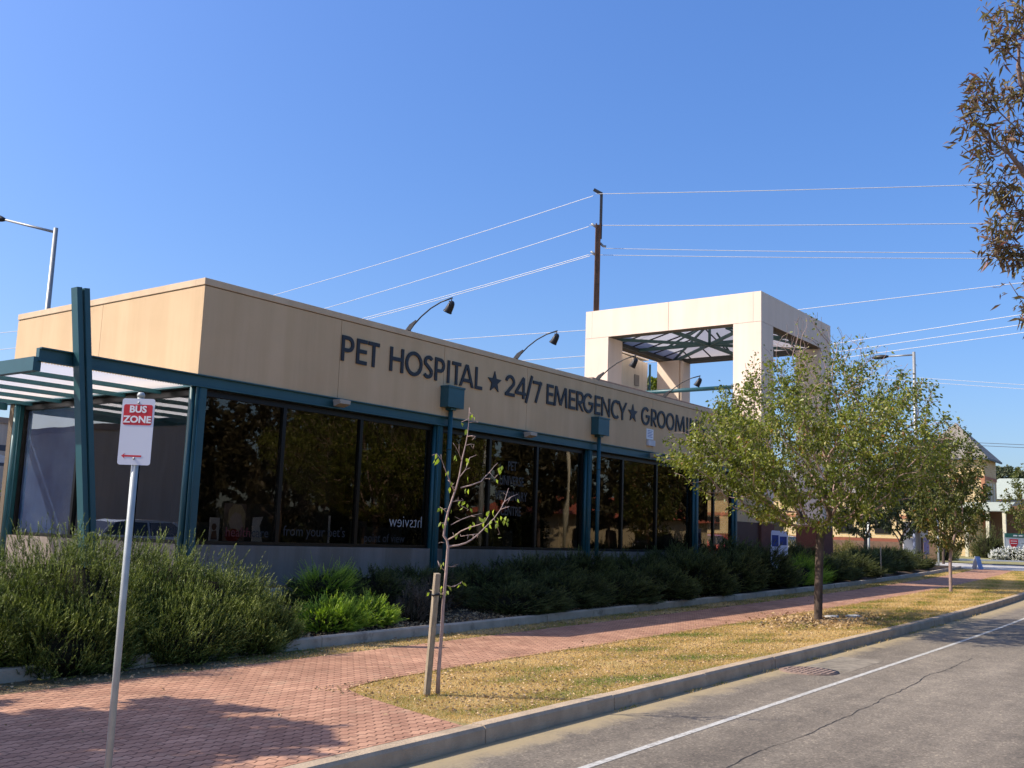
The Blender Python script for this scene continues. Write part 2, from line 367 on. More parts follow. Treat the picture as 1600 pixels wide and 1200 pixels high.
# gutter grit sheet strip lies in the asphalt material. edge line:
def ribbon_sheet(name, pts, w, h, m, kind='structure'):
    mb=MB(); 
    for i,(x,yr) in enumerate(pts):
        ww_=w if not hasattr(w,'__len__') else w[i]
        mb.v.append((x,yr-ww_/2+off(x),zg(x)+h)); mb.v.append((x,yr+ww_/2+off(x),zg(x)+h))
    for i in range(len(pts)-1): mb.f.append((2*i,2*i+2,2*i+3,2*i+1)); mb.sm.append(False)
    return tag(mb.build(name,m),kind=kind)
ribbon_sheet('edge_line',[(x,4.77) for x in xs if -20<=x<=130],.078,-.156,M['line'])
random.seed(3)
M['crack']=mat('tar filled crack',(.03,.028,.026),.8,var=.2)
pts=[];wd=[];x=3.;y=3.62
while x<19:
    pts.append((x,y)); wd.append(max(.004,random.gauss(.010,.006))); x+=.11; y+=random.uniform(-.02,.0212)+ .0012
ribbon_sheet('road_crack',pts,wd,-.157,M['crack'])
strip('seal_patch',5.0,5.7,-.157,mat('gritty patch',(.22,.19,.145),.95,var=.35,scale=5,bump=.5),1,X0=15.6,X1=17.4)
# paved area at the bus stop and the long footpath
strip('footpath',8.65,10.6,.0,M['pav'],2,X0=-40,X1=140)
strip('bus_stop_paving',6.15,8.65,.0,M['pav'],2,X0=-40,X1=7.6)
# tapered paved corner with the grass tip
mb=MB(); P=[(7.6,6.15),(7.86,6.15),(7.95,6.5),(8.15,7.2),(8.4,8.0),(8.6,8.4),(9.2,8.57),(11,8.65),(7.6,8.65)]
mb.v=[(x,y,zg(x)) for x,y in P]; mb.f=[tuple(range(len(P)))]; mb.sm=[False]
tag(mb.build('paving_corner',M['pav']),kind='structure')
strip('verge',6.15,8.66,-.012,M['drygrass'],3,X0=7.6,X1=140)
strip('footpath_edge_dirt',10.6,11.3,-.004,M['dirt'],1,X0=-40,X1=140)
kerbprof('garden_kerb',11.3,11.43,-.2,.15,M['gkerb'],-10,62,.02,seg=3.0)
strip('garden_bed',11.43,14.9,.02,M['mulch'],6,X0=-10,X1=63,hf=bedrise)
mb=MB()
for (x0,x1) in ((-60,63),):
    pass
strip('car_park',14.9,60,.45,mat('car park asphalt',(.16,.15,.14),.9,var=.15,scale=.8),2,X0=-60,X1=62,follow=False)
strip('driveway',10.6,40,.004,M['drive'],1,X0=63,X1=74,follow=False)
strip('church_lawn',10.9,60,.05,M['far'],2,X0=74,X1=140,follow=False)

# ------------------------------------------------------------------ hospital building
CX,CY=10.81,14.5; YAW=-.02247
def bw(s,t,z):      # building frame to world
    return np.array([CX+s*math.cos(YAW)-t*math.sin(YAW), CY+s*math.sin(YAW)+t*math.cos(YAW), z])
B=empty('pet_hospital_building','long low tan building with teal beams and PET HOSPITAL lettering beside the footpath','building',(CX,CY,0),YAW)
LEN=23.4; DEP=6.35
# upper wall: backing plus panels with open joints
mb=MB(); mb.box(.02,LEN,.02,.18,4.44,6.0); mb.box(.02,.18,.18,DEP-.02,4.44,6.0); mb.box(.02,LEN,DEP-.16,DEP-.001,.5,6.0)
mb.build('wall_core',M['groove'],B)
mb=MB(); k=0
edges=[0]+[3.235+3.118*i for i in range(0,7)]
edges=[e for e in edges if e<LEN-.5]+[LEN]
for a,b in zip(edges[:-1],edges[1:]): mb.box(a+(.0 if a==0 else .006),b-.006,0,.019,4.433,5.985)
for a,b in ((0.02,3.15),(3.15,DEP)): mb.box(0,.019,a+(.0 if a<.1 else .006),b-.004,4.433,5.985)
wallo=mb.build('wall',M['tan'],B)
mb=MB(); mb.box(-.018,LEN+.01,-.018,.24,6.0,6.12); mb.box(-.018,.24,.241,DEP,6.0,6.12); mb.box(.241,LEN,DEP-.22,DEP,6.0,6.12)
mb.build('coping',M['tancap'],B,bevel=.006)
mb=MB(); mb.box(.2,LEN-.02,.2,DEP-.17,5.5,5.56); mb.build('roof',M['roof'],B)
mb=MB(); mb.box(13.1,22.9,.45,.62,5.56,6.30); mb.build('roof_upstand',mat('brown upstand',(.30,.22,.17),.8,streak=.1),B)
# teal beams
mb=MB(); mb.box(-2.78,21.55,.03,.12,4.225,4.425); mb.box(-2.78,21.55,-.03,.03,4.41,4.43); mb.box(-2.78,21.55,-.03,.03,4.215,4.235)
mb.build('beam',M['teal'],B)
mb=MB(); mb.box(.03,.12,.121,6.6,4.225,4.425); mb.box(-.04,.03,.0,6.6,4.41,4.43); mb.box(-.04,.03,.0,6.6,4.215,4.235)
mb.build('beam',M['teal'],B)
# plinth
mb=MB(); mb.box(.10,21.5,.06,.32,.2,1.55); mb.box(.06,.32,.321,6.2,.2,1.55); mb.build('plinth',M['plinth'],B)
mb=MB(); mb.box(-.1,21.6,-.75,.05,.1,.84); mb.build('ledge',M['brickbase'],B)
mb=MB(); mb.box(-.12,21.6,-.85,-.755,.1,.86); mb.build('ledge_edging',M['gkerb'],B)
# solid end wall
mb=MB(); mb.box(21.5,23.4,.08,.3,2.62,4.432); mb.build('end_wall',M['tan'],B)
mb=MB(); mb.box(21.5,23.4,.06,.3,.3,2.615); mb.build('end_panel',M['brownpanel'],B)
# posts: rolled H sections with a bead, front row
def post(s,t,z0,z1,w=.2,parent=B,name='post'):
    mb=MB(); h=w/2
    mb.box(s-h,s+h,t-h,t-h+.02,z0,z1); mb.box(s-h,s+h,t+h-.02,t+h,z0,z1); mb.box(s-.012,s+.012,t-h+.021,t+h-.021,z0,z1)
    mb.tube([(s-h*.45,t-h-.004,z0),(s-h*.45,t-h-.004,z1)],.018,8); mb.tube([(s-h-.0,t-.0,z0),(s-h-.0,t-.0,z1)],.05,8)
    return mb.build(name,M['teal'],parent)
post(.11,.11,.84,4.222,.21)
for s in (6.34,12.42,18.62,21.45): post(s,.1,.84,4.212,.17)
post(.11,6.1,1.0,4.212,.14)
# windows: one window per pane between mullions
def window(name_axis,a,b,t=.2,zb=1.56,zt=4.20,head=.1):
    mb=MB(); d=.04
    if name_axis=='s': bx=lambda a0,a1,z0,z1,e=0: mb.box(a0,a1,t-.06,t+.03,z0,z1)
    else: bx=lambda a0,a1,z0,z1,e=0: mb.box(t-.06,t+.03,a0,a1,z0,z1)
    bx(a,a+d,zb,zt); bx(b-d,b,zb,zt); bx(a+d,b-d,zt-head,zt); bx(a+d,b-d,zb,zb+.055)
    fr=mb.build('window',M['bronze'],B)
    g=MB()
    if name_axis=='s': g.box(a+d+.001,b-d-.001,t-.012,t-.002,zb+.056,zt-head-.001)
    else: g.box(t-.012,t-.002,a+d+.001,b-d-.001,zb+.056,zt-head-.001)
    g.build('pane',M['glass'] if name_axis=='s' else M['glass_side'],fr)
    return fr
W1=[window('s',a,b) for a,b in ((.235,2.08),(2.081,4.08),(4.081,6.2))]
W2=[window('s',a,b) for a,b in ((6.55,8.3),(8.301,10.2),(10.201,12.25))]
W3=[window('s',a,b) for a,b in ((12.62,14.32),(14.321,16.26),(16.261,18.5))]
W4=[window('s',a,b) for a,b in ((18.75,20.05),(20.051,21.33))]
WL=[window('t',a,b) for a,b in ((.235,1.88),(1.881,3.84),(3.841,5.98))]
# room behind the glass
mb=MB(); mb.box(.33,23,.33,6.1,.9,.95); mb.build('floor',mat('shop floor',(.05,.045,.04),.5),B)
mb=MB(); mb.box(.25,23,.33,6.1,4.24,4.28); mb.build('ceiling',mat('shop ceiling',(.15,.14,.13),.9),B)
mat('shop partition',(.09,.07,.055),.9); mat('shop shelving',(.10,.09,.08),.8)
for s in (3.9,9.4,15.5,21): MB().box(s,s+.12,.9,6.1,.95,4.24).build('partition',bpy.data.materials['shop partition'],B)
random.seed(8)
for i in range(22):
    s=random.uniform(.9,20.5); 
    if min(abs(s-q) for q in (3.9,9.4,15.5))<.7: continue
    MB().box(s,s+random.uniform(.3,.8),random.uniform(1.5,2),random.uniform(2.3,3),.95,random.uniform(1.5,2.5)).build('shop_shelf',bpy.data.materials['shop shelving'],B)
# downpipes with rainwater heads
for s in (6.54,12.66):
    mb=MB(); mb.tube([(s,-.09,.84),(s,-.09,4.62)],.052,12); 
    for z in (1.3,2.6,3.7): mb.tube([(s,-.09,z),(s,-.09,z+.03)],.06,12)
    dp=mb.build('downpipe',M['teal'],B)
    mb=MB(); x0,x1=s-.27,s+.27; mb.box(x0,x1,-.24,-.002,4.62,5.08); mb.box(x0-.012,x1+.012,-.255,-.002,5.05,5.095); mb.box(s-.09,s+.09,-.17,-.01,4.57,4.62)
    mb.build('rainwater_head',M['teal'],dp,bevel=.004)
# under-beam lights
for s in (3.23,9.48,15.65):
    mb=MB(); mb.box(s-.14,s+.14,-.24,-.04,4.34,4.38); mb.prism([(-.24,4.34),(-.24,4.30),(-.06,4.25),(-.04,4.34)],'x',s-.135,s+.135)
    mb.build('bulkhead_light',mat('beige fitting',(.42,.36,.28),.5),B)
# floodlight arms over the parapet
for s in (5.18,9.01,12.69,16.41):
    mb=MB(); mb.prism([(.14,6.12),(-.02,6.12),(-.20,6.31),(-.17,6.34),(.0,6.26)],'x',s-.012,s+.012)
    mb.tube([(s,-.12,6.24),(s,-.32,6.40),(s,-.58,6.55),(s,-.86,6.655),(s,-1.17,6.71)],.016,8)
    mb.box(s-.05,s+.05,.0,.16,6.12,6.14)
    a=mb.build('floodlight_arm',M['black'],B)
    mb=MB()
    mb.tube([(s,-1.15,6.70),(s,-1.15,6.64)],.012,6)
    mb.tube([(s-.075,-1.15,6.53),(s-.075,-1.15,6.63),(s+.075,-1.15,6.63),(s+.075,-1.15,6.53)],.008,6)
    mb.tube([(s,-1.20,6.62),(s,-1.17,6.60),(s,-1.13,6.54),(s,-1.07,6.45),(s,-1.05,6.42)],[.03,.06,.075,.085,.085],12)
    mb.tube([(s,-1.06,6.44),(s,-1.045,6.415)],[.095,.095],12)
    mb.build('floodlight',M['black'],a)

# ---- lettering built from strokes
def arc(cx,cy,rx,ry,a0,a1,n=18):
    return [(cx+rx*math.cos(R(a0+(a1-a0)*i/n)),cy+ry*math.sin(R(a0+(a1-a0)*i/n))) for i in range(n+1)]
def ribbon2(pts,w,closed=False):
    P=[Vector(p) for p in pts]; n=len(P); L_=[];R_=[]
    for i in range(n):
        if closed: a=P[i-1];b=P[(i+1)%n]
        else: a=P[max(i-1,0)];b=P[min(i+1,n-1)]
        d1=(P[i]-a); d2=(b-P[i])
        d1=d1.normalized() if d1.length>1e-9 else d2.normalized(); d2=d2.normalized() if d2.length>1e-9 else d1
        nn=Vector((-(d1+d2).y,(d1+d2).x)).normalized(); k=1/max(.35,nn.dot(Vector((-d1.y,d1.x))))
        L_.append(P[i]+nn*w/2*k); R_.append(P[i]-nn*w/2*k)
    return L_,R_
def letter(mb,ch,x0,x1,zb,zt,w,t0,cnt):
    h=zt-zb; W_=x1-x0; q=w/2; ST=[]
    l,r,b,t=x0+q,x1-q,zb+q,zt-q; cx=(x0+x1)/2
    e=w*1.2
    if ch=='P' or ch=='R':
        ST+=[[(l,zb),(l,zt)]]; my=zb+h*.44; ry=(t-my)/2; rx=min(W_*.45,ry)
        ST+=[[(l,t)]+arc(r-rx,my+ry,rx,ry,90,-90)+[(l,my)]]
        if ch=='R': ST+=[[(l+W_*.18,my+.02),(x1-q*.9,zb-e)]]
    elif ch=='E': ST+=[[(l,zb),(l,zt)],[(l,t),(x1,t)],[(l,(b+t)/2+.01),(x1-w*.15,(b+t)/2+.01)],[(l,b),(x1,b)]]
    elif ch=='T': ST+=[[(cx,zb),(cx,zt)],[(x0,t),(x1,t)]]
    elif ch=='H': ST+=[[(l,zb),(l,zt)],[(r,zb),(r,zt)],[(l,zb+h*.53),(r,zb+h*.53)]]
    elif ch=='I': ST+=[[(cx,zb),(cx,zt)]]
    elif ch=='L': ST+=[[(l,zb),(l,zt)],[(l,b),(x1,b)]]
    elif ch=='O': ST+=['c',arc(cx,(b+t)/2,(r-l)/2,(t-b)/2+.01,0,348,29)]
    elif ch=='C': ST+=[arc(cx+W_*.12,(b+t)/2,(r-l)/2+W_*.1,(t-b)/2+.01,52,308,26)]
    elif ch=='G': ST+=[arc(cx,(b+t)/2,(r-l)/2+.005,(t-b)/2+.01,48,360,28),[(cx+.02,(b+t)/2),(x1,(b+t)/2)]]
    elif ch=='S': 
        ry=(t-b)/4; ST+=[[*arc(cx+.01,t-ry,(r-l)/2,ry,35,200,12),(cx-.0,(b+t)/2+.005),*arc(cx-.01,b+ry,(r-l)/2,ry,20,-150,14)]]
    elif ch=='A': ST+=[[(x0+q*.55-.0,zb-e),(cx-.005,zt+e*.6)],[(x1-q*.55,zb-e),(cx+.005,zt+e*.6)],[(x0+W_*.24,zb+h*.28),(x1-W_*.24,zb+h*.28)]]
    elif ch=='M': ST+=[[(l,zb-e),(l+W_*.09,zt+e)],[(r,zb-e),(r-W_*.09,zt+e)],[(l+W_*.10,zt+e*.3),(cx,zb+.05)],[(r-W_*.10,zt+e*.3),(cx,zb+.05)]]
    elif ch=='N': ST+=[[(l,zb),(l,zt)],[(r,zb),(r,zt)],[(l-.01,zt+.02),(r+.01,zb-.02)]]
    elif ch=='Y': ST+=[[(x0+q*.6,zt+e),(cx,zb+h*.42)],[(x1-q*.6,zt+e),(cx,zb+h*.42)],[(cx,zb),(cx,zb+h*.46)]]
    elif ch=='2': 
        rx=(r-l)/2; ry=h*.25; ST+=[[*arc(cx,t-ry,rx,ry,175,-25,14),(l,b+.0)],[(x0,b),(x1,b)]]
    elif ch=='4': ST+=[[(r-W_*.1,zb),(r-W_*.1,zt)],[(r-W_*.1,zt-.0),(l-.0,zb+h*.26)],[(x0,zb+h*.24),(x1+.01,zb+h*.24)]]
    elif ch=='/': ST+=[[(x0+q,zb-.08),(x1-q,zt+.10)]]
    elif ch=='7': ST+=[[(x0,t),(x1,t)],[(x1-q,zt),(x0+W_*.34,zb-.02)]]
    closed=False
    for st in ST:
        if st=='c': closed=True; continue
        a,b_=ribbon2(st,w,closed); cnt[0]+=1; dt=.0007*(cnt[0]%7)
        lo,hi=(zb-.0,zt+.0) if ch in 'AMNYR' else (-9,99)
        vs=[];n=len(a)
        for tt in (t0-dt,t0+.022-dt*0.5):
            for p in list(a)+list(b_): vs.append((p[0],tt,min(hi,max(lo,p[1]))))
        fs=[]; m_=2*n
        rng=range(n) if closed else range(n-1)
        for i in rng:
            j=(i+1)%n
            fs+=[(i,j,n+j,n+i),(m_+i,m_+n+i,m_+n+j,m_+j),(i,m_+i,m_+j,j),(n+i,n+j,m_+n+j,m_+n+i)]
        if not closed: fs+=[(0,n,m_+n,m_),(n-1,m_+n-1,m_+2*n-1,2*n-1)]
        mb.add(vs,fs)
    return mb
TXT=[('PET',[('P',3.25,3.585),('E',3.66,3.95),('T',3.985,4.30)]),
 ('HOSPITAL',[('H',4.62,5.03),('O',5.09,5.62),('S',5.66,5.97),('P',6.03,6.36),('I',6.445,6.53),('T',6.61,6.91),('A',6.89,7.36),('L',7.43,7.69)]),
 ('n',[('2',8.57,8.94),('4',8.96,9.38),('/',9.37,9.67),('7',9.69,10.06)]),
 ('EMERGENCY',[('E',10.28,10.57),('M',10.60,11.21),('E',11.28,11.57),('R',11.63,11.98),('G',11.96,12.45),('E',12.52,12.80),('N',12.86,13.30),('C',13.36,13.76),('Y',13.73,14.19)]),
 ('GROOMING',[('G',15.02,15.50),('R',15.58,15.91),('O',15.95,16.45),('O',16.5,17.0),('M',17.06,17.68),('I',17.80,17.885),('N',18.02,18.50),('G',18.58,19.06)])]
for wname,ls in TXT:
    mb=MB(); cnt=[0]
    for ch,a,b in ls: letter(mb,ch,a,b,5.18,5.69,.076,-.030,cnt)
    mb.build('lettering',M['letter'],B)
for s,rad in ((8.15,.265),(14.53,.265)):
    P=[]
    for i in range(10):
        q=rad if i%2==0 else rad*.42; P.append((s+q*math.sin(math.pi*i/5),5.43+q*math.cos(math.pi*i/5)))
    MB().prism([(a,b) for a,b in P],'y',-.030,-.008).build('star_emblem',M['letter'],B)
# small notice on the wall
mb=MB(); mb.box(15.34,15.74,-.012,-.002,4.79,5.09); n_=mb.build('notice',M['white'],B)
mb=MB()
for i in range(5): mb.box(15.40,15.68-.05*(i%2),-.0145,-.0125,5.03-.045*i,5.045-.045*i)
mb.build('notice_print',mat('blue print',(.08,.12,.35),.6),n_)
mb=MB(); mb.box(15.36,15.76,-.07,-.002,4.60,4.765); n_=mb.build('alarm_box',mat('grey box',(.55,.55,.56),.5),B)

# window lettering and posters
def text(s,body,size,m,parent,loc,rot,ext=.0015,name='lettering',bold=0,xs_=1,align='LEFT'):
    cu=bpy.data.curves.new(name,'FONT'); cu.body=body; cu.size=size; cu.extrude=ext; cu.offset=bold; cu.align_x=align; cu.space_line=1.0
    cu.resolution_u=3
    o=bpy.data.objects.new(name,cu); C.objects.link(o)
    dg=bpy.context.evaluated_depsgraph_get(); me=bpy.data.meshes.new_from_object(o.evaluated_get(dg)); bpy.data.objects.remove(o)
    me.materials.clear(); me.materials.append(m)
    q=bpy.data.objects.new(name,me); C.objects.link(q); q.parent=parent; q.location=loc; q.rotation_euler=rot; q.scale=(xs_,1,1)
    return q
FR=(R(90),0,0)
M['decal']=mat('faint grey window lettering',(.022,.022,.024),.6,var=.03)
M['decal2']=mat('white window lettering',(.42,.42,.42),.6,var=.03)
M['reddecal']=mat('red window lettering',(.10,.012,.012),.6,var=.03)
text(0,'health',.24,M['reddecal'],W1[0],(.95,.183,1.70),FR,xs_=.95)
text(0,'care',.24,M['decal'],W1[0],(1.52,.183,1.70),FR,xs_=.95)
text(0,"from your pet's",.27,M['decal'],W1[1],(2.25,.183,1.74),FR,xs_=.93)
text(0,'point of view',.25,M['decal'],W1[2],(4.35,.183,1.66),FR,xs_=.9)
text(0,'htsview',.36,M['decal2'],W1[2],(6.08,.183,1.98),FR,xs_=-.93,bold=-.006)
for i,(b,z) in enumerate((('PET',3.52),('UNIVERSE',3.16),('VETERINARY',2.80),('CENTRE',2.44))):
    text(0,b,.31,mat('dim lettering',(.032,.031,.03),.6) if i==0 else bpy.data.materials['dim lettering'],W2[1],(9.22,.183,z-.08),FR,xs_=.72,bold=.006,align='CENTER')
# posters standing behind the first panes
def poster(s0,s1,z0,z1,m,parent,t=.24,name='poster',tilt=0):
    return MB().box(s0,s1,t,t+.012,z0,z1).build(name,m,parent)
M['pkid']=mat('portrait poster backing',(.35,.25,.2),.6,var=.5,scale=3)
p=poster(.95,1.42,1.62,2.28,M['pkid'],W1[0])
mb=MB()
def ell(mb,cx,cz,rx,rz,t): 
    P=[(cx+rx*math.cos(2*math.pi*i/20),cz+rz*math.sin(2*math.pi*i/20)) for i in range(20)]; mb.prism(P,'y',t-.002,t)
ell(mb,1.22,2.0,.17,.22,.238); mb.build('portrait_face',mat('portrait face',(.85,.66,.54),.6),p)
mb=MB(); P=[(1.02,1.86),(1.04,2.16),(1.13,2.265),(1.30,2.265),(1.40,2.12),(1.40,1.84),(1.35,1.95),(1.30,2.10),(1.17,2.13),(1.09,2.05)]; mb.prism(P,'y',.2335,.2352); mb.build('portrait_hair',mat('portrait hair',(.8,.62,.36),.6,var=.3,scale=20,stretch=(4,1,.3)),p)
mb=MB(); ell(mb,1.15,1.72,.16,.12,.2345); mb.build('portrait_sleeve',mat('portrait sleeve',(.45,.04,.04),.6),p)
p=poster(.66,.86,1.62,2.02,mat('white card',(.9,.88,.85),.6),W1[0])
mb=MB(); ell(mb,.75,1.86,.05,.06,.238); mb.prism([(.69,1.64),(.71,1.78),(.80,1.8),(.83,1.64)],'y',.236,.238); mb.build('poster_figure',mat('card figure',(.28,.15,.10),.6),p)
mb=MB(); mb.prism([(1.60,1.62),(1.60,2.05),(1.83,2.07),(1.76,1.90),(1.84,1.62)],'y',.26,.27); mb.build('poster',bpy.data.materials['white card'],W1[0])
mb=MB(); mb.box(3.5,3.53,.3,.33,1.62,2.15); mb.build('display_stick',bpy.data.materials['white card'],W1[1])
# blue poster in the far pane of the left side
def bluemat():
    m,n,out=newmat('blue water poster'); L=n.links.new
    tc=N(n,'ShaderNodeTexCoord'); a=N(n,'ShaderNodeTexNoise',i_Scale=1.1,i_Detail=7.0,i_Roughness=.6); L(tc.outputs['Object'],a.inputs['Vector'])
    c=ramp(n,a.outputs[0],[(.35,(.06,.14,.36)),(.55,(.16,.28,.52)),(.7,(.34,.45,.62))])
    p=N(n,'ShaderNodeBsdfPrincipled',i_Roughness=.6); L(c,p.inputs['Base Color']); L(p.outputs[0],out.inputs[0]); return m
mb=MB(); mb.prism([(3.9,1.62),(5.93,1.62),(5.93,4.08),(3.9,4.08)],'x',.215,.225); mb.build('poster',bluemat(),WL[2])

# ---- pergola on the left end
PG=MB(); PG.prism([(-.10,0),(.10,0),(.10,.02),(-.10,.02)],'z',0,.01)
pg=MB(); pg.box(-2.86,-2.74,.02,6.6,4.07,4.28); pg=pg.build('pergola',M['teal'],B)
mb=MB(); mb.box(-2.9,-.0,6.42,6.52,4.10,4.26); mb.build('end_beam',M['teal'],pg)
for t in (1.05,2.15,3.25,4.35,5.45):
    mb=MB(); mb.box(-2.735,.02,t,t+.07,4.145,4.215); mb.build('rafter',M['teal'],pg)
mb=MB()
x=-2.7
V_=[]; n=54
for i in range(n*2+1):
    V_.append(-2.72+2.66*i/(2*n))
vs=[]
for i,xx in enumerate(V_):
    zz=4.235+(.02 if i%2 else 0)
    vs+= [(xx,.3,zz),(xx,6.35,zz)]
mb.add(vs,[(2*i,2*i+2,2*i+3,2*i+1) for i in range(2*n)])
def sheetmat():
    m,n,out=newmat('translucent corrugated sheet'); L=n.links.new
    d=N(n,'ShaderNodeBsdfDiffuse'); d.inputs[0].default_value=(.8,.8,.8,1); t=N(n,'ShaderNodeBsdfTranslucent'); t.inputs[0].default_value=(1,1,1,1)
    x=N(n,'ShaderNodeMixShader'); x.inputs[0].default_value=.98; L(d.outputs[0],x.inputs[1]); L(t.outputs[0],x.inputs[2]); L(x.outputs[0],out.inputs[0]); return m
M['sheet']=sheetmat(); mb.build('roof_sheet',M['sheet'],pg)
# raking twin channel post
mb=MB()
for dx in (-.055,.055):
    mb.beam((-1.66+dx*.9,-.12+(0.03 if dx<0 else 0),.5),(-2.31+dx,-.12+(0.03 if dx<0 else 0),5.42),.085,.17,up=(0,1,0))
mb.build('raking_post',M['teal'],pg)

# ------------------------------------------------------------------ entrance portal
TS=23.46
T=empty('entrance_portal','tall pale open square portal with glazed pyramid roof at the building end','portal',tuple(bw(TS,0,0)),YAW)
TW,TD=6.99,7.5
def pil(x0,y0,x1,y1,name='pillar'):
    mb=MB(); mb.box(x0,x1,y0,y1,2.64,9.80)
    g=.004
    o=mb.build('pillar',M['pale'],T)
    mb=MB(); mb.box(x0-.012,x1+.012,y0-.012,y1+.012,.2,2.635); mb.build('base',M['brickbase'],o)
    return o
PW=1.08
pil(0,0,PW,PW); p2=pil(TW-PW,0,TW,PW); pil(0,TD-PW,PW,TD); pil(TW-PW,TD-PW,TW,TD)
# lintels as four panels per side with open joints
mb=MB(); j=.008
for (a,b) in ((.30,TD/2),(TD/2,TD-.30)): mb.box(0,.30,a+j,b-j,9.812,10.92); mb.box(TW-.30,TW,a+j,b-j,9.812,10.92)
for (a,b) in ((.30,TW/2),(TW/2,TW-.30)): mb.box(a+j,b-j,0,.30,9.812,10.92); mb.box(a+j,b-j,TD-.30,TD,9.812,10.92)
for x in (0,TW-.30):
    for y in (0,TD-.30): mb.box(x,x+.30,y,y+.30,9.812,10.92)
mb.build('lintel',M['pale'],T)
mb=MB(); mb.box(.02,.28,.02,TD-.02,9.79,10.90); mb.box(TW-.28,TW-.02,.02,TD-.02,9.79,10.90); mb.box(.281,TW-.281,.02,.28,9.79,10.90); mb.box(.281,TW-.281,TD-.28,TD-.02,9.79,10.90)
mb.build('lintel_core',M['groove'],T)
# glazed pyramid and steel
ax,ay,az=TW/2,TD/2,10.86; e=.32; zb=9.86
mb=MB(); cs=[(e,e),(TW-e,e),(TW-e,TD-e),(e,TD-e)]
for i in range(4):
    a=cs[i];b=cs[(i+1)%4]; mb.quad((a[0],a[1],zb+.12),(b[0],b[1],zb+.12),(ax,ay,az))
sk=mb.build('skylight',M['glassroof'] if 'glassroof' in M else mat('grey translucent glazing',(.36,.37,.40),.5,var=.15,scale=3),T)
mm,n,out=newmat('frosted glazing'); L=n.links.new
d=N(n,'ShaderNodeBsdfDiffuse'); d.inputs[0].default_value=(.45,.47,.5,1); t=N(n,'ShaderNodeBsdfTranslucent'); t.inputs[0].default_value=(.42,.42,.46,1)
x=N(n,'ShaderNodeMixShader'); x.inputs[0].default_value=.6; L(d.outputs[0],x.inputs[1]); L(t.outputs[0],x.inputs[2]); L(x.outputs[0],out.inputs[0])
sk.data.materials.clear(); sk.data.materials.append(mm)
M['teal2']=mat('grey green steel',(.06,.12,.115),.6,var=.15)
for i in range(4):   # hips
    a=cs[i]; mb=MB(); mb.beam((a[0],a[1],zb+.02),(ax,ay,az-.1),.06,.09); mb.build('hip_rafter',M['teal2'],sk)
mb=MB(); mb.beam((e,e,zb),(TW-e,TD-e,zb),.08,.12); mb.build('tie_beam',M['teal2'],sk)
mb=MB(); mb.beam((TW-e,e,zb-.001),(e,TD-e,zb-.001),.08,.118); mb.build('tie_beam',M['teal2'],sk)
mb=MB(); mb.beam((.3,TD/2,zb-.02),(TW-.3,TD/2,zb-.02),.08,.14); mb.build('tie_beam',M['teal2'],sk)
mb=MB(); mb.beam((TW/2,.3,zb+.03),(TW/2,TD-.3,zb+.03),.08,.14); mb.build('tie_beam',M['teal2'],sk)
mb=MB()
mb.tube([(ax,ay,zb-.05),(ax,ay,az-.1)],.06,8)
for q in ((1.6,TD/2),(TW-1.6,TD/2),(TW/2,1.7),(TW/2,TD-1.7)): mb.beam((q[0],q[1],zb),(ax+(q[0]-ax)*.35,ay+(q[1]-ay)*.35,az-.4),.06,.06)
mb.build('king_post',M['teal2'],sk)
mb=MB()
for i in range(4):
    a=Vector((*cs[i],zb+.09));b=Vector((*cs[(i+1)%4],zb+.09)); ap=Vector((ax,ay,az-.03))
    for k in range(1,7):
        f=k/7; p=a.lerp(b,f); g=min(f,1-f)*2; q=p+(Vector(((ax if i%2==0 else p.x),(p.y if i%2==0 else ay),az-.03))-p)*1.0
        ridge=p.lerp(Vector((p.x if i%2==0 else ax, ay if i%2==0 else p.y, az-.03)),g)
        mb.beam(p,ridge,.035,.05)
mb.build('glazing_bar',M['blacksteel'],sk)
mb=MB(); 
for (x0,x1,y0,y1) in ((.30,.48,.3,TD-.3),(TW-.48,TW-.3,.3,TD-.3),(.48,TW-.48,.3,.48),(.48,TW-.48,TD-.48,TD-.3)): mb.box(x0,x1,y0,y1,9.80,9.96)
mb.build('ring_beam',mat('dark ring beam',(.07,.07,.06),.7),sk)
# braces and pipe
for y in (TD-PW-.15,):
    pass
mb=MB(); mb.tube([(.12,1.08,7.49),(.12,6.42,7.49)],.075,12); mb.build('tie_pipe',M['teal'],T)
mb=MB(); mb.tube([(TW-.95,TD-PW-.07,2.7),(TW-.95,TD-PW-.07,9.0),(TW-.95,TD-PW-.07,9.78)],.07,10); mb.build('rain_pipe',M['pale'],T)

# white rendered shaft behind, with its teal pole
WS=empty('rendered_shaft','white rendered roof shaft with a grey vent seen through the portal','shaft',tuple(bw(26.95,8,0)),YAW)
mb=MB(); mb.add([(0,0,.4),(2.45,0,.4),(2.45,1.2,.4),(0,1.2,.4),(0,0,9.88),(2.45,0,9.78),(2.45,1.2,9.78),(0,1.2,9.88)],[(0,3,2,1),(4,5,6,7),(0,1,5,4),(1,2,6,5),(2,3,7,6),(3,0,4,7)])
mb.build('wall',M['offwhite'],WS,bevel=.02)
MB().box(1.25,1.62,-.05,-.002,8.62,9.10).build('vent',mat('grey vent',(.25,.24,.23),.6),WS)
MB().box(-.03,2.48,-.03,1.23,9.9,9.96).build('coping',M['offwhite'],WS)
p=MB().tube([(0,0,.3),(0,0,10.0)],.11,12).build('steel_post',M['teal'],None,tuple(bw(26.55,8,0))); tag(p,'round teal steel post left of the white shaft inside the portal','post')
p=MB().tube([(0,0,.3),(0,0,9.75)],.05,10).build('steel_post',M['teal'],None,tuple(bw(29.6,8,0))); tag(p,'thin dark teal post right of the white shaft inside the portal','post')

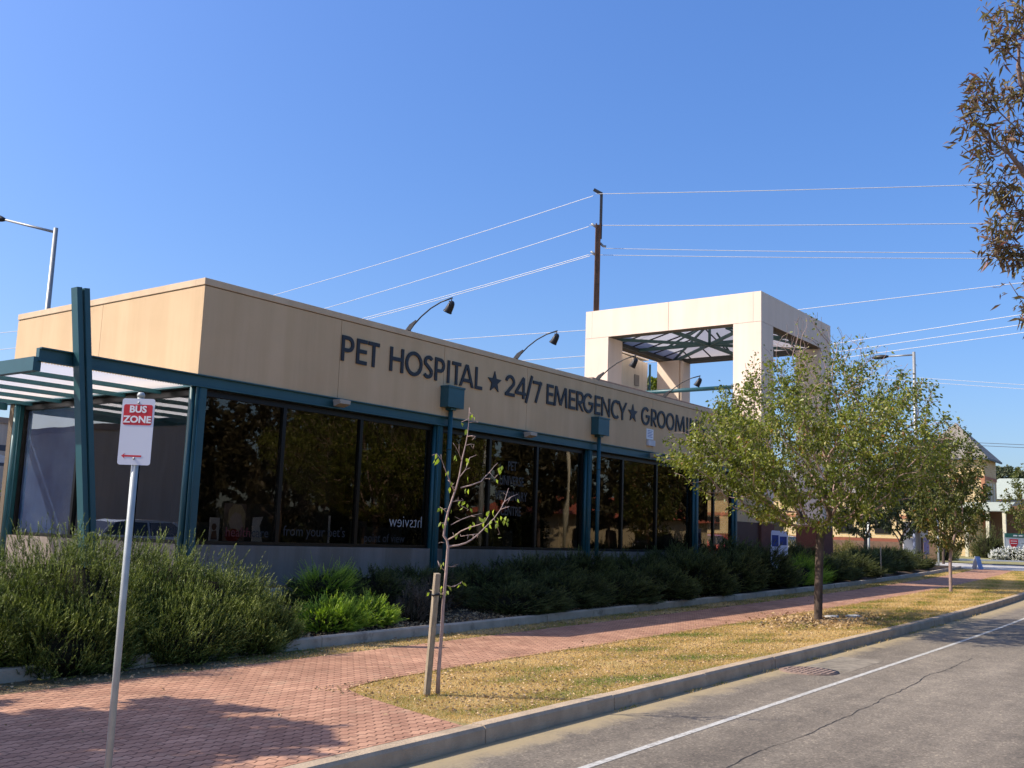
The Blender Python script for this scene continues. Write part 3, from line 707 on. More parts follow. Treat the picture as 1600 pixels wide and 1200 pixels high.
# ------------------------------------------------------------------ vegetation tools
def unit(v): return v/np.maximum(np.linalg.norm(v,axis=-1,keepdims=True),1e-9)
def leaves(rs, P, D, size, wid=.5, fold=.25, sizevar=.35):
    """folded diamond leaves: P base points, D directions -> V,F"""
    n=len(P); s=size*(1+sizevar*rs.uniform(-1,1,(n,1))); D=unit(D)
    sd=unit(np.cross(D,rs.normal(size=(n,3)))); up=np.cross(sd,D)
    tip=P+D*s - np.array([0,0,1])*s*.12
    mid=P+D*s*.45
    L_=mid+sd*s*wid*.5+up*s*fold*.35; Rr=mid-sd*s*wid*.5+up*s*fold*.35
    V=np.stack([P,L_,tip,Rr],1).reshape(-1,3); i=np.arange(n)*4
    F=np.stack([np.stack([i,i+1,i+2],1),np.stack([i,i+2,i+3],1)],1).reshape(-1,3)
    return V,F
def growtree(rs, base, start, pts, k=.35, tip=.0035, pw=2.3, rmax=None, jit=.0):
    """start: list of trunk points; joins attractor points into a branching skeleton"""
    nodes=[np.array(p,float) for p in start]; par=[-1]+list(range(len(start)-1)); pl=[0]
    for i in range(1,len(nodes)): pl.append(pl[-1]+np.linalg.norm(nodes[i]-nodes[i-1])*.3)
    top=nodes[-1]; order=np.argsort(np.linalg.norm(pts-top,axis=1)); 
    A=np.zeros((len(start)+len(pts)*3,3)); A[:len(nodes)]=nodes; PLn=np.zeros(len(A)); PLn[:len(nodes)]=pl; cnt=len(nodes); PAR=np.full(len(A),-1); PAR[:cnt]=par
    first=max(1,len(start)-3)
    for oi in order:
        p=pts[oi]; d=np.linalg.norm(A[first:cnt]-p,axis=1); c=d+k*PLn[first:cnt]; j=int(np.argmin(c))+first
        dist=d[j-first]; nseg=1 if dist<.25 else (2 if dist<.6 else 3); last=j; 
        for q in range(1,nseg+1):
            f=q/nseg; pp=A[j]+(p-A[j])*f
            if q<nseg: pp=pp+rs.normal(size=3)*dist*.07+np.array([0,0,dist*.06])
            if cnt>=len(A): break
            A[cnt]=pp; PAR[cnt]=last; PLn[cnt]=PLn[last]+np.linalg.norm(pp-A[last]); last=cnt; cnt+=1
    A=A[:cnt];PAR=PAR[:cnt]
    rad=np.zeros(cnt); ch=[[] for _ in range(cnt)]
    for i in range(1,cnt): ch[PAR[i]].append(i)
    acc=np.zeros(cnt)
    for i in range(cnt-1,-1,-1):
        r_=max(acc[i]**(1/pw),tip); rad[i]=r_
        if PAR[i]>=0: acc[PAR[i]]+=r_**pw
    if rmax: rad=np.where(rad>tip*2, tip*2+(rad-tip*2)*(rmax-tip*2)/(rad.max()-tip*2), rad)
    return A,PAR,rad,ch
def treemesh(A,PAR,rad,ch,mb,mb2=None):
    # chains
    st=[(0,None)]
    while st:
        i,pv=st.pop(); chain=[i]; 
        while ch[i]:
            c=sorted(ch[i],key=lambda q:-rad[q]); 
            for o in c[1:]: st.append((o,i))
            i=c[0]; chain.append(i)
        pts=[A[q] for q in chain]; rd=[rad[q] for q in chain]
        if pv is not None: pts=[A[pv]]+pts; rd=[min(rad[pv],rd[0])*1.0]+rd
        if len(pts)<2: continue
        if len(pts)>3:
            P2=[pts[0]]+[(pts[k-1]+pts[k]*2+pts[k+1])/4 for k in range(1,len(pts)-1)]+[pts[-1]]; pts=P2
        k=len(rd)
        if mb2 is not None:
            k=next((q for q in range(len(rd)) if rd[q]<.03),len(rd))
        if mb2 is not None and k>=2: mb.tube(pts[:k],rd[:k],10,cap=False)
        if mb2 is None: k=0
        if k<len(rd):
            a=max(0,k-1) if mb2 is not None else 0; m_=rd[a]
            (mb2 or mb).tube(pts[a:],rd[a:],9 if m_>.05 else (5 if m_>.012 else 3),cap=False) if len(pts)-a>=2 else None
def ellipsoid_pts(rs,n,c,r,shell=.35):
    d=unit(rs.normal(size=(n,3))); q=rs.uniform(shell**3,1,(n,1))**(1/3.); return np.array(c)+d*q*np.array(r)
M['pearleaf']=leafmat('pear leaf',[(0,(.055,.07,.012)),(.35,(.12,.15,.022)),(.7,(.26,.285,.052)),(.93,(.42,.38,.13)),(.97,(.32,.13,.04)),(1,(.36,.15,.04))],.34,gloss=.35,rough=.4)
M['brightleaf']=leafmat('sapling leaf',[(0,(.22,.30,.05)),(.85,(.38,.46,.09)),(1,(.50,.16,.06))],.5,gloss=.3)
M['autumnleaf']=leafmat('autumn leaf',[(0,(.05,.075,.015)),(.5,(.11,.13,.03)),(.8,(.18,.15,.04)),(1,(.22,.08,.03))],.3,gloss=.25)
M['oppleaf']=leafmat('dull brown green leaf',[(0,(.03,.03,.015)),(.5,(.075,.068,.03)),(1,(.13,.10,.05))],.15)
M['ashleaf']=leafmat('ash leaf',[(0,(.09,.05,.035)),(.35,(.13,.085,.045)),(.65,(.17,.15,.05)),(1,(.26,.12,.10))],.3,gloss=.35)
M['darkleaf']=leafmat('evergreen leaf',[(0,(.02,.032,.012)),(.6,(.045,.06,.02)),(1,(.08,.085,.035))],.2)
M['gumleaf']=leafmat('gum leaf',[(0,(.05,.065,.035)),(.6,(.10,.12,.06)),(1,(.17,.16,.10))],.2)
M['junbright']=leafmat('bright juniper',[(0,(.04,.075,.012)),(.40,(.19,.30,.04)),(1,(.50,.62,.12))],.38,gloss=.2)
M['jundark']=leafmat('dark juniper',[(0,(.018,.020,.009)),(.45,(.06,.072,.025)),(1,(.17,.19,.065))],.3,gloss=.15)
M['rosemary']=leafmat('rosemary needles',[(0,(.018,.026,.006)),(.4,(.06,.085,.016)),(.72,(.17,.21,.045)),(1,(.38,.42,.13))],.16,gloss=.2)
M['lavender']=leafmat('grey shrub twigs',[(0,(.05,.04,.032)),(.5,(.10,.085,.065)),(1,(.17,.15,.12))],.1,gloss=.1)
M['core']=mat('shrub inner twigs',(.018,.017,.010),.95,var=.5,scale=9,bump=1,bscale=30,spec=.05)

def shrub(name,label,seed,loc,R3,nshoot,L,nn,nl,nw,spread,upb,m,group=None,cone=.8,square=1,coremat=None,flat=1.,taper=0.):
    """mound of shoots. R3 radii; shoots of length L with nn needles of nl x nw"""
    rs=np.random.RandomState(seed); R3=np.array(R3)
    e=empty(name,label,'shrub',loc,0,group)
    d=rs.normal(size=(nshoot,3)); d[:,2]=np.abs(d[:,2])*1.0; d=unit(d); 
    low=rs.uniform(size=nshoot)<.30; d[low,2]*=.25; d=unit(d)
    ncl=max(12,nshoot//14); cl_=d[rs.choice(nshoot,ncl)]; which=rs.randint(0,ncl,nshoot); nb=rs.uniform(size=nshoot)<.66
    d=np.where(nb[:,None],unit(cl_[which]+rs.normal(size=(nshoot,3))*.085),d); d[:,2]=np.abs(d[:,2]); cln=rs.normal(size=(ncl,3))*.30; clt=rs.normal(0,.11,ncl); cll=rs.uniform(.75,1.3,ncl)
    ph=rs.uniform(0,6.28,8); az=np.arctan2(d[:,1],d[:,0])
    lump=1+.13*np.sin(3*az+ph[0])+.09*np.sin(5*az+ph[1]+3*d[:,2])+.07*np.sin(9*az+ph[2])+.06*np.sin(11*d[:,2]+ph[3])
    f=rs.uniform(.80,1.02,nshoot)**1
    uc=.74+.26*np.clip(d[:,2]/.42,0,1); base=d*R3*(f*lump)[:,None]; base[:,:2]*=uc[:,None]; base[:,2]=np.maximum(base[:,2],.03)
    nrm=unit(d/R3); dirn=unit(nrm*spread+np.array([0,0,upb])+cln[which]*cone+rs.normal(size=(nshoot,3))*cone*.22)
    Ls=L*rs.uniform(.6,1.3,nshoot)*cll[which]
    t=np.linspace(.05,1,nn)[None,:,None]
    dirn[:,2]*=flat; dirn=unit(dirn); curve=np.array([0,0,1.0])*(upb*.25)
    P=base[:,None,:]+(dirn[:,None,:]*t+curve*t*t*.6)*Ls[:,None,None]
    Dn=np.repeat(dirn[:,None,:],nn,1)+curve*t; rnd=unit(rs.normal(size=(nshoot,nn,3))); 
    Dd=unit(Dn)*(.75)+rnd*(.75-.35*t)
    P=P.reshape(-1,3);Dd=unit(Dd.reshape(-1,3)); n=len(P)
    nlv=nl*rs.uniform(.7,1.3,(n,1))*np.tile(1+taper*(.5-np.linspace(0,1,nn)),nshoot)[:,None]; sd=unit(np.cross(Dd,rs.normal(size=(n,3))))
    V=np.stack([P-sd*nw/2,P+sd*nw/2,P+Dd*nlv],1).reshape(-1,3); F=np.arange(n*3).reshape(-1,3)
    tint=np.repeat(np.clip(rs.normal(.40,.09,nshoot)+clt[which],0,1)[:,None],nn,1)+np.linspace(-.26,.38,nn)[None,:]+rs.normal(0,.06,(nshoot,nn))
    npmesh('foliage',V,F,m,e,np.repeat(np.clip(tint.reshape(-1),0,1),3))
    # woody heart
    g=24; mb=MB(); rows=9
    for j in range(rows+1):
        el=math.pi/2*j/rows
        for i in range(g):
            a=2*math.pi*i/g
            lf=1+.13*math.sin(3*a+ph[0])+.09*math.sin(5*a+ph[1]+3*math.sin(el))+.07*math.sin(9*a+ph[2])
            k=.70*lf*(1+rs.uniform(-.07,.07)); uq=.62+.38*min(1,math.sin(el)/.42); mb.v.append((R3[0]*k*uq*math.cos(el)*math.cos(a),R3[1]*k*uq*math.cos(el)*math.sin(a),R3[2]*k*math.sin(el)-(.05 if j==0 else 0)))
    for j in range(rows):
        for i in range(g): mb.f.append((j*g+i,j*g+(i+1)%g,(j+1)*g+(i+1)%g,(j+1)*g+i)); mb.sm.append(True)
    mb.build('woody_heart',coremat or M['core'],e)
    return e
def gz(X,Yr): return zg(X)+(bedrise(X,Yr)+.02 if Yr>11.43 else 0)

# rosemary hedge by the bus stop
for i,(x,yr,r3,lab) in enumerate([
    (9.85,12.2,(.95,1.0,.70),'low rosemary sloping down at the right end, in front of the dark gap'),
    (9.0,12.5,(1.4,1.3,1.06),'tall grey green rosemary in front of the building corner post'),
    (7.5,12.45,(1.45,1.35,1.24),'tallest spiky rosemary, just right of the bus zone sign pole'),
    (6.1,12.45,(1.2,1.3,1.0),'tall spiky rosemary behind the raking post foot, left of the sign pole'),
    (4.9,12.4,(1.2,1.25,.45),'rosemary cut by the left edge of the photo'),
    (7.1,11.62,(1.0,.72,.78),'low skirt of rosemary spilling over the kerb beside the sign pole'),
    (8.6,11.6,(1.0,.70,.74),'low rosemary spilling over the kerb right of the sign pole'),
    (9.8,11.6,(.76,.56,.56),'lowest rosemary spilling over the kerb, nearest the bright juniper')]):
    o=off(x); shrub('rosemary_shrub',lab,20+i,(x,yr+o,gz(x,yr)-.03 if yr>11.8 else zg(x)-.02),r3,int(2300*r3[0]*r3[2]+1700),.19,24,.028,.0088,.8,.55,M['rosemary'],'rosemary shrubs along the bus stop paving',cone=1.0)
# bright junipers in the sun
shrub('juniper_shrub','bright green feathery juniper in the sun just right of the rosemary',41,(11.8,12.05,gz(11.7,12.0)-.02),(.60,.48,.36),1000,.20,26,.042,.011,1.0,.25,M['junbright'],'sunlit bright junipers',flat=.6,taper=1.4)
shrub('juniper_shrub','small bright juniper whose right side touches the timber stake',42,(12.75,12.15,gz(12.7,12.1)-.02),(.60,.46,.30),1000,.20,26,.042,.011,1.0,.25,M['junbright'],'sunlit bright junipers',flat=.6,taper=1.4)
shrub('juniper_shrub','sparse yellow green juniper sprays behind the bright front juniper',43,(12.9,13.3,gz(12.9,13.2)+.15),(.55,.45,.42),420,.3,24,.036,.010,.9,.3,M['junbright'],'sunlit bright junipers',flat=.6,taper=1.4)
shrub('juniper_shrub','bright green juniper far along the bed, right of the big tree trunk',44,(33.2,12.25,gz(33,12.1)-.02),(1.5,.75,.72),1500,.32,16,.05,.012,.95,.35,M['junbright'],'sunlit bright junipers',flat=.6,taper=1.4)
# dark junipers in the shade of the building: three builds, copied
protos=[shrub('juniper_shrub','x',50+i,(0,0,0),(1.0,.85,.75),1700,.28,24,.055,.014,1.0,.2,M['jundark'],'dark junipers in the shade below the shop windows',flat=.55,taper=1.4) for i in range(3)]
spots=[(12.9,13.35,.75,.75,'first dark juniper behind the sparse sprays'),(14.2,13.45,.95,.9,'dark juniper right of the first downpipe foot, behind the stake'),
 (15.6,13.3,1.0,.9,'dark juniper behind the sapling trunk'),(17.0,12.1,1.05,.85,'dark juniper in front right of the grey shrubs'),(17.4,13.35,1.,.95,'back row dark juniper under the gap in the plinth'),
 (18.9,12.3,1.15,1.0,'front dark juniper below the second rainwater head'),(19.2,13.3,1.1,1.2,'back row dark juniper below the second downpipe'),(20.9,12.3,1.15,1.05,'front row dark juniper halfway to the big tree'),
 (21.3,13.3,1.1,1.25,'back row dark juniper against the third window bay'),(23.0,12.3,1.2,1.1,'front row dark juniper left of the big tree trunk'),(23.5,13.2,1.1,1.25,'back row dark juniper left of the big tree trunk'),
 (25.3,12.3,1.25,1.15,'front row dark juniper directly behind the big tree trunk'),(26.2,13.2,1.2,1.2,'back row dark juniper behind the big tree trunk'),(27.8,12.4,1.25,1.3,'dark juniper just right of the big tree trunk'),
 (30.4,12.5,1.3,1.35,'dark juniper left of the far bright juniper'),(30.0,13.3,1.2,1.4,'back row dark juniper before the portal pillar'),(36.6,12.5,1.3,.95,'dark shrub right of the far bright juniper'),
 (35.6,13.6,1.4,1.2,'dark shrub behind the far bright juniper'),(39.6,12.7,1.4,1.0,'dark shrub left of the white sign board'),(43.0,13.0,1.5,1.1,'dark shrub in front of the white sign board'),
 (46.8,13.3,1.5,1.15,'dark shrub right of the white sign board'),(50.5,13.6,1.5,1.1,'last but one dark shrub before the slim tree'),(54.0,14.0,1.6,1.15,'last dark shrub at the far end of the bed, beside the slim tree')]
for i,(x,yr,s,hz,lab) in enumerate(spots):
    p=protos[i%3]; o=p if i<3 else copy_tree(p)
    yy=yr+(0 if x<36 else .5*off(x)); yrr=yy-off(x)
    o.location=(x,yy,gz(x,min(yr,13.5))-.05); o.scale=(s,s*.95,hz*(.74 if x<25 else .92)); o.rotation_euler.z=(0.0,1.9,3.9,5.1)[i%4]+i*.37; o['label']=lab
# low grey shrubs
for i,(x,yr,r,lab) in enumerate([(13.9,12.05,.42,'round grey brown shrub right of the sapling trunk, nearest the kerb'),(14.6,12.35,.42,'round grey brown shrub, second from the sapling'),(14.3,12.75,.38,'greyish shrub behind the two grey brown ones'),(15.4,12.75,.44,'grey shrub farthest from the sapling, beside bare mulch')]):
    shrub('lavender_shrub',lab,70+i,(x,yr,gz(x,yr)-.02),(r,r*.9,r*1.2),900,.10,10,.035,.005,.8,.6,M['lavender'],'low grey shrubs in bare mulch')

# ---- big street tree
def streettree(name,label,seed,base,trunkpts,cloud,nleaf,leafsize,leafm,barkm,rmax,twigm=None,k=.35,leafprob=None,group=None,spread=.12,per=1,droop=.35,tip=.0035,wid=.55):
    rs=np.random.RandomState(seed); e=empty(name,label,'tree',tuple(base),0,group); b=np.array(base)
    A,PAR,rad,ch=growtree(rs,b,[np.array(p)-b for p in trunkpts],cloud-b,k=k,rmax=rmax,tip=tip)
    mb=MB(); mb2=MB() if twigm else None; treemesh(A,PAR,rad,ch,mb,mb2); mb.build('trunk',barkm,e)
    if twigm: mb2.build('branches',twigm,e)
    small=np.where(rad<.02)[0]; small=small[small>3]
    idx=rs.choice(small,nleaf); par=PAR[idx]; f=rs.uniform(0,1,(nleaf,1)); P=A[idx]*(1-f)+A[par]*f
    if leafprob is not None: keep=rs.uniform(size=nleaf)<leafprob(P+b); P=P[keep]
    if spread: P=P+rs.normal(size=P.shape)*spread*.5
    cen=(cloud-b).mean(0); out_=unit(P-cen); D=out_*.6+rs.normal(size=P.shape)*.6+np.array([0,0,-droop])
    V,F=leaves(rs,P,D,leafsize,wid)
    # clumped tint: slow noise in space + individual variation
    q=np.sin(P[:,0]*2.1+seed)+np.sin(P[:,1]*2.7+1)+np.sin(P[:,2]*3.1+2)
    t=np.clip(.45+.07*q+rs.normal(0,.19,len(P)),0,1)
    npmesh('crown',V,F,leafm,e,np.repeat(t,4)); return e
rs=np.random.RandomState(5)
bx,by=22.1,7.72; bz=zg(22)
def pearcloud(n):
    out_=[]; 
    while len(out_)<n:
        p=rs.uniform(-1,1,3)
        rxy=math.hypot(p[0],p[1]); z=(p[2]+1)/2        # 0..1 height in crown
        # envelope: widest at 40 percent, pointed up
        env=(z/.36)**.55 if z<.36 else (1-((z-.36)/.64)**1.5)**.75
        if rxy>env: continue
        if rxy<env*.25 and rs.uniform()<.6: continue
        X=np.array([p[0]*3.75-.18,p[1]*3.5+.22,1.85+z*4.95])
        X=X+np.array([0,0,0])
        side=X[0]*rr[0]+X[1]*rr[1]      # towards the photo's right
        if side>3.0: continue
        X[2]+= -.10*side*-1*0 + (.35 if side>1 else 0)*0
        if side>1.2 and X[2]>6.7-(side-1.2)*.75: continue
        if side<-.6 and X[2]>3.35+(side+3.5)*1.05+rs.uniform(-.3,.3): continue
        out_.append(X+np.array([bx,by,bz]))
    return np.array(out_)
def pearprob(P):
    side=(P[:,0]-bx)*rr[0]+(P[:,1]-by)*rr[1]; h=P[:,2]-bz
    sp=np.clip((side-1.0)/2.2,0,1)*np.clip((h-3.4)/1.4,0,1)
    gn=np.sin(P[:,0]*2.9+1.3*np.sin(P[:,2]*2.3))+np.sin(P[:,1]*3.3+P[:,2]*1.7)+np.sin(P[:,2]*4.1+P[:,0]*1.1)
    return np.clip(1.25/(1+np.exp(-2.4*(gn+.35))),.06,1)*np.clip(1-.88*sp-.8*np.clip((h-5.0)/1.2,0,1)-.35*np.clip((h-3.6)/1.5,0,1),.04,1)
trunkp=[(bx-.03,by,bz-.1),(bx-.02,by,bz+.06),(bx-.01,by+.01,bz+.45),(bx+.03,by-.01,bz+.95),(bx+.05,by,bz+1.4),(bx+.09,by-.02,bz+1.75),(bx+.10,by-.03,bz+2.0)]
streettree('street_tree','broad leafy pear tree with dark trunk on the dry verge in front of the portal',5,(bx,by,bz),trunkp,pearcloud(2500),76000,.078,M['pearleaf'],M['bark'],.088,twigm=M['twig'],k=.42,tip=.0045,leafprob=pearprob,group=None)
# leaf litter pieces and concrete scraps at its foot
for (px_,D_,lab) in (((1298,967),22.6,'left concrete fragment beside the big tree base'),((1332,966),22.9,'right concrete fragment beside the big tree base')):
    p=at(*px_,D_); 
    mb=MB(); mb.prism([(-.28,-.08),(-.1,-.14),(.25,-.1),(.30,.04),(.05,.12),(-.25,.08)],'z',0,.05); o=mb.build('concrete_fragment',mat('pale concrete scrap',(.5,.48,.44),.9,var=.2,scale=8),None,(p[0],p[1],zg(p[0])+.0),bevel=.01); tag(o,lab,'concrete piece')

# ---- second slim tree
b2=(36.7,8.35,zg(36.7)); rs=np.random.RandomState(9)
cl=ellipsoid_pts(rs,420,(b2[0],b2[1],b2[2]+3.45),(1.35,1.35,2.25),.2)
tp=[(b2[0],b2[1],b2[2]-.1),(b2[0],b2[1],b2[2]+.5),(b2[0]+.03,b2[1],b2[2]+1.0),(b2[0]+.03,b2[1],b2[2]+1.45)]
streettree('street_tree','slim young tree with reddish leaves and pale thin trunk, farther along the verge',9,b2,tp,cl,11000,.10,M['autumnleaf'],M['twig'],.055,k=.5)
b3=at(1632,905,56); b3=(b3[0],b3[1],zg(b3[0])); rs=np.random.RandomState(10)
cl=ellipsoid_pts(rs,300,(b3[0],b3[1],b3[2]+3.9),(2.1,2.1,2.3),.2)
streettree('street_tree','green and rust tree cut by the right edge of the photo, before the low building',10,b3,[(b3[0],b3[1],b3[2]-.1),(b3[0],b3[1],b3[2]+.8),(b3[0],b3[1],b3[2]+1.6)],cl,5000,.15,M['autumnleaf'],M['twig'],.08,k=.5)
# dark leafy trees behind the bed
for i,(px_,py_,D_,rx,rz,lab) in enumerate([(1352,865,54,2.2,2.0,'dark green tree right of the pear trunk, left of the twin grey posts'),(1406,865,58,2.1,2.3,'dark green tree with thin trunk left of the white sign board'),(1440,865,60,2.0,2.6,'dark green tree in front of the white sign board'),(1474,868,66,1.9,2.0,'dense green tree between the church and the slim tree')]):
    p=at(px_,py_,D_); b=(p[0],p[1],.45 if p[0]<62 else zg(p[0])); rs=np.random.RandomState(30+i)
    cl=ellipsoid_pts(rs,260,(b[0],b[1],b[2]+2.1+rz),(rx,rx,rz),.2)
    streettree('background_tree',lab,30+i,b,[(b[0],b[1],b[2]-.1),(b[0],b[1],b[2]+.9),(b[0]+.05,b[1],b[2]+1.8)],cl,5200,.17,M['autumnleaf' if i==3 else 'darkleaf'],M['bark'],.09,k=.5,group='leafy trees behind the far end of the bed')

# ---- sapling with stake
sb=np.array([9.02,7.5,zg(9)]); SD=float((sb-EYE)@ww)
rs=np.random.RandomState(12)
def cp(x,y,dd=0): return at(600+x/2.5,620+y/2.5,SD+dd)
TRK=[(210,1158),(213,1080),(219,1000),(227,900),(230,830),(238,740),(246,640),(250,585),(246,560),(233,542),(238,505),(250,450),(268,395),(282,355),(294,310),(306,240),(318,190),(326,150),(331,100),(334,42)]
e=empty('sapling','thin young staked sapling with a few bright leaves in the near verge','tree',tuple(sb))
mb=MB(); rad=np.interp(np.arange(len(TRK)),[0,2,7,12,19],[.025,.020,.015,.010,.003])
mb.tube([cp(*p)-sb for p in TRK],list(rad),8)
BR=[([(252,585),(290,580),(320,571),(345,556),(370,535),(400,505),(430,475),(455,440),(470,410),(478,385),(486,358)],.011,.5),
 ([(470,410),(495,392),(522,380)],.005,.3),([(455,440),(478,432),(490,428)],.004,.0),
 ([(247,560),(275,545),(300,525),(335,510),(370,500),(392,490)],.009,-.4),([(262,500),(300,480),(340,465),(382,455)],.006,.3),
 ([(300,355),(340,345),(380,330),(395,312),(412,295),(432,270),(445,258)],.008,.3),([(412,295),(432,318)],.003,.0),([(395,320),(415,318)],.003,.0),
 ([(275,370),(262,340),(245,300),(232,265),(225,245),(205,222)],.007,-.3),([(262,340),(250,325)],.003,0),
 ([(292,318),(318,285),(335,238),(360,228)],.006,.3),([(303,250),(293,220),(280,195)],.004,-.2),([(318,190),(338,185),(352,186)],.004,.1),([(325,155),(343,152),(358,155)],.004,-.1),
 ([(334,60),(350,75)],.003,0),([(331,85),(318,92),(303,98)],.003,0),([(330,100),(352,98),(368,100)],.003,0),
 ([(246,660),(262,664),(282,662)],.003,0),([(238,735),(262,742),(285,735),(305,722)],.004,.2),([(238,680),(222,665),(210,640)],.004,-.1),([(232,770),(212,770),(180,755)],.004,.1),
 ([(250,455),(232,440),(218,430)],.004,0),([(246,500),(232,492)],.003,0),([(268,410),(290,405),(310,405)],.004,.1),([(300,425),(330,440)],.003,.1),
 ([(236,570),(222,568)],.003,0),([(345,556),(352,535)],.003,0),([(430,475),(440,500),(452,535)],.003,.1),([(282,355),(262,350)],.003,0),([(370,535),(330,540),(300,545)],.003,.1)]
for pts,r0,dd in BR:
    n=len(pts); mb.tube([cp(*p,dd*i/(n))-sb for i,p in enumerate(pts)],list(np.linspace(r0,.0025,n)),6)
    for i,p in enumerate(pts[1:],1):      # buds
        if rs.uniform()<.8:
            a=cp(*p,dd*i/n)-sb; d=rs.normal(size=3)*.02; mb.tube([a,a+d,a+d*1.6],[.0022,.003,.001],4)
mb.build('trunk',M['sapbark'],e)
LV=[(345,66),(338,72),(350,78),(303,100),(325,130),(322,125),(205,222),(198,245),(208,250),(212,240),(280,228),(283,238),(320,240),(323,255),(252,288),(246,292),(328,310),(265,332),(258,352),(320,358),(330,360),(228,432),(222,435),(300,408),(318,408),(325,418),(290,415),(335,435),(310,430),(222,488),(230,495),(245,465),(250,472),(262,440),(345,488),(370,468),(378,475),(388,490),(395,470),(400,450),(412,445),(430,440),(425,455),(440,470),(435,485),(445,492),(410,500),(395,510),(475,468),(485,475),(468,480),(478,488),(452,275),(462,268),(455,285),(438,322),(521,399),(460,550),(282,532),(218,648),(226,655),(232,645),(250,740),(225,738),(218,745),(305,718),(312,725),(222,760),(245,758),(240,768),(182,752),(178,765),(300,735),(350,490),(340,500),(455,465),(420,480)]
P=np.array([cp(x,y,rs.uniform(-.15,.2)) for x,y in LV])-sb
D=np.array([0,0,-1.0])+rs.normal(size=P.shape)*.45
V,F=leaves(rs,P,D,.058,.62,.35,.2); npmesh('foliage',V,F,M['brightleaf'],e,np.repeat(np.clip(rs.uniform(0,.8,len(P)),0,1),4))
kb=cp(166,1158,-.02); kb[2]=zg(kb[0])-.1; kt=cp(208,690,-.05)
st=MB(); st.beam(kb,kt,.062,.062,up=(.3,.6,0)); o=st.build('timber_stake',M['stake'],None,None,bevel=.004); tag(o,'grey square timber stake standing beside the sapling','stake')
tp_=kb+(kt-kb)*.84
mb=MB(); s2=cp(233,775); 
mb.tube([tp_+np.array([.045,-.0,0.02]),tp_+np.array([-.0,.05,.0]),tp_+np.array([-.05,.0,-.01]),tp_+np.array([0,-.05,.0]),tp_+np.array([.045,0,.02])],.012,6)
mb.tube([tp_+np.array([.04,-.02,0]),(tp_+s2)/2+np.array([0,0,-.01]),s2],.007,6)
o=mb.build('tree_tie',M['black']); tag(o,'black rubber tie holding the sapling to its stake','tree tie')

# ---- ash branches hanging in at the upper right: a whole tree just outside the frame
rs=np.random.RandomState(17)
ab=(11.2,-.75,zg(11)-.02)
CLU=[(1592,25,8.8,.26,16),(1565,60,8.8,.13,9),(1590,85,8.9,.1,6),(1535,140,8.7,.14,12),(1512,165,8.6,.10,8),(1575,150,9.0,.10,7),(1597,135,9.0,.12,6),(1522,205,8.7,.13,11),(1545,228,8.8,.15,13),(1580,200,9.,.16,14),(1590,260,9.,.17,13),(1558,290,8.9,.13,10),(1590,330,9.0,.18,15),(1558,360,8.9,.15,13),(1575,400,8.9,.15,13),(1550,395,8.9,.08,6),(1598,408,9.,.12,6),(1608,490,8.8,.10,6),(1625,300,9.2,.3,16),(1640,420,9.2,.25,12),(1640,120,9.2,.3,16)]
cl=[]
for x,y,D_,r,n in CLU: cl.append(at(x,y,D_)+rs.normal(size=(n,3))*r*.48)
big=ellipsoid_pts(rs,420,(11.4,-1.2,6.2),(2.7,2.4,2.6),.3); keep=[p for p in big if not (pxof(p)[0]<1690 and (p-EYE)@ww>0)]
cl=np.concatenate(cl+[np.array(keep)])
e=empty('ash_tree','dark purplish green ash tree whose drooping branches hang in at the top right corner','tree',ab)
A,PAR,rad,ch=growtree(rs,ab,[np.array(p)-np.array(ab) for p in ((11.2,-.75,-.05),(11.2,-.75,.9),(11.23,-.8,1.9),(11.2,-.8,2.9))],cl-np.array(ab),k=.3,rmax=.12,tip=.004)
mb=MB(); treemesh(A,PAR,rad,ch,mb); mb.build('trunk',M['ashbark'],e)
ends=np.array([i for i in range(len(A)) if len(ch[i])==0 or rad[i]<.007]); idx=np.repeat(ends,14); n=len(idx)
dpar=unit(A[idx]-A[PAR[idx]]); P=A[idx]+rs.normal(size=(n,3))*.05-dpar*rs.uniform(0,.14,(n,1))
D=dpar*.5+rs.normal(size=(n,3))*.75+np.array([0,0,-.35]); V,F=leaves(rs,P,D,.095,.22,.2)
npmesh('crown',V,F,M['ashleaf'],e,np.repeat(np.clip(rs.normal(.5,.25,n),0,1),4))

# ---- trees out of the frame that shade the paving or show in the shop windows
def roundtree(label,seed,b,h,r3,n,size,m,cat='background_tree',group=None,pts=260,trunk=.13,k=.5):
    rs=np.random.RandomState(seed); cl=ellipsoid_pts(rs,pts,(b[0],b[1],b[2]+h),r3,.25)
    hb=h-r3[2]
    return streettree(cat,label,seed,b,[(b[0],b[1],b[2]-.2),(b[0],b[1],b[2]+hb*.5),(b[0]+.08,b[1],b[2]+hb+.3)],cl,n,size,m,M['bark'],trunk,k=k,group=group)
roundtree('leafy tree left of the frame shading the bus stop paving',61,(1.15,12.4,.1),4.9,(2.45,2.1,1.6),24000,.17,M['autumnleaf'],'street_tree')
i=0
for (x,y,h,r,lab) in [(27,-11,4.6,3.5,'nearest'),(33,-10.5,5.0,3.8,'second'),(39.5,-11,5.0,3.7,'third'),(46,-12.5,5.0,3.6,'fourth'),(57,-12.5,5.6,3.2,'fifth'),(71,-12,5.5,3.2,'sixth'),(32,-19,5.5,4.6,'tall back'),(43,-20,6,5,'broad back'),(55,-21,6,4.8,'far back'),(66,-20,6,4.2,'seventh'),(84,-13,5.5,3.3,'eighth'),(98,-15,6,3.6,'ninth'),(63.5,-11,4.6,3.0,'low'),(77,-11.5,5,3.0,'round')]:
    roundtree(lab+' tree across the street, seen only reflected in the shop windows',80+i,(x,y,zg(x)-.05),h,(r,r,r*.98),9000,.30,M['oppleaf'],'opposite_tree','trees across the street',pts=200,trunk=.16); i+=1

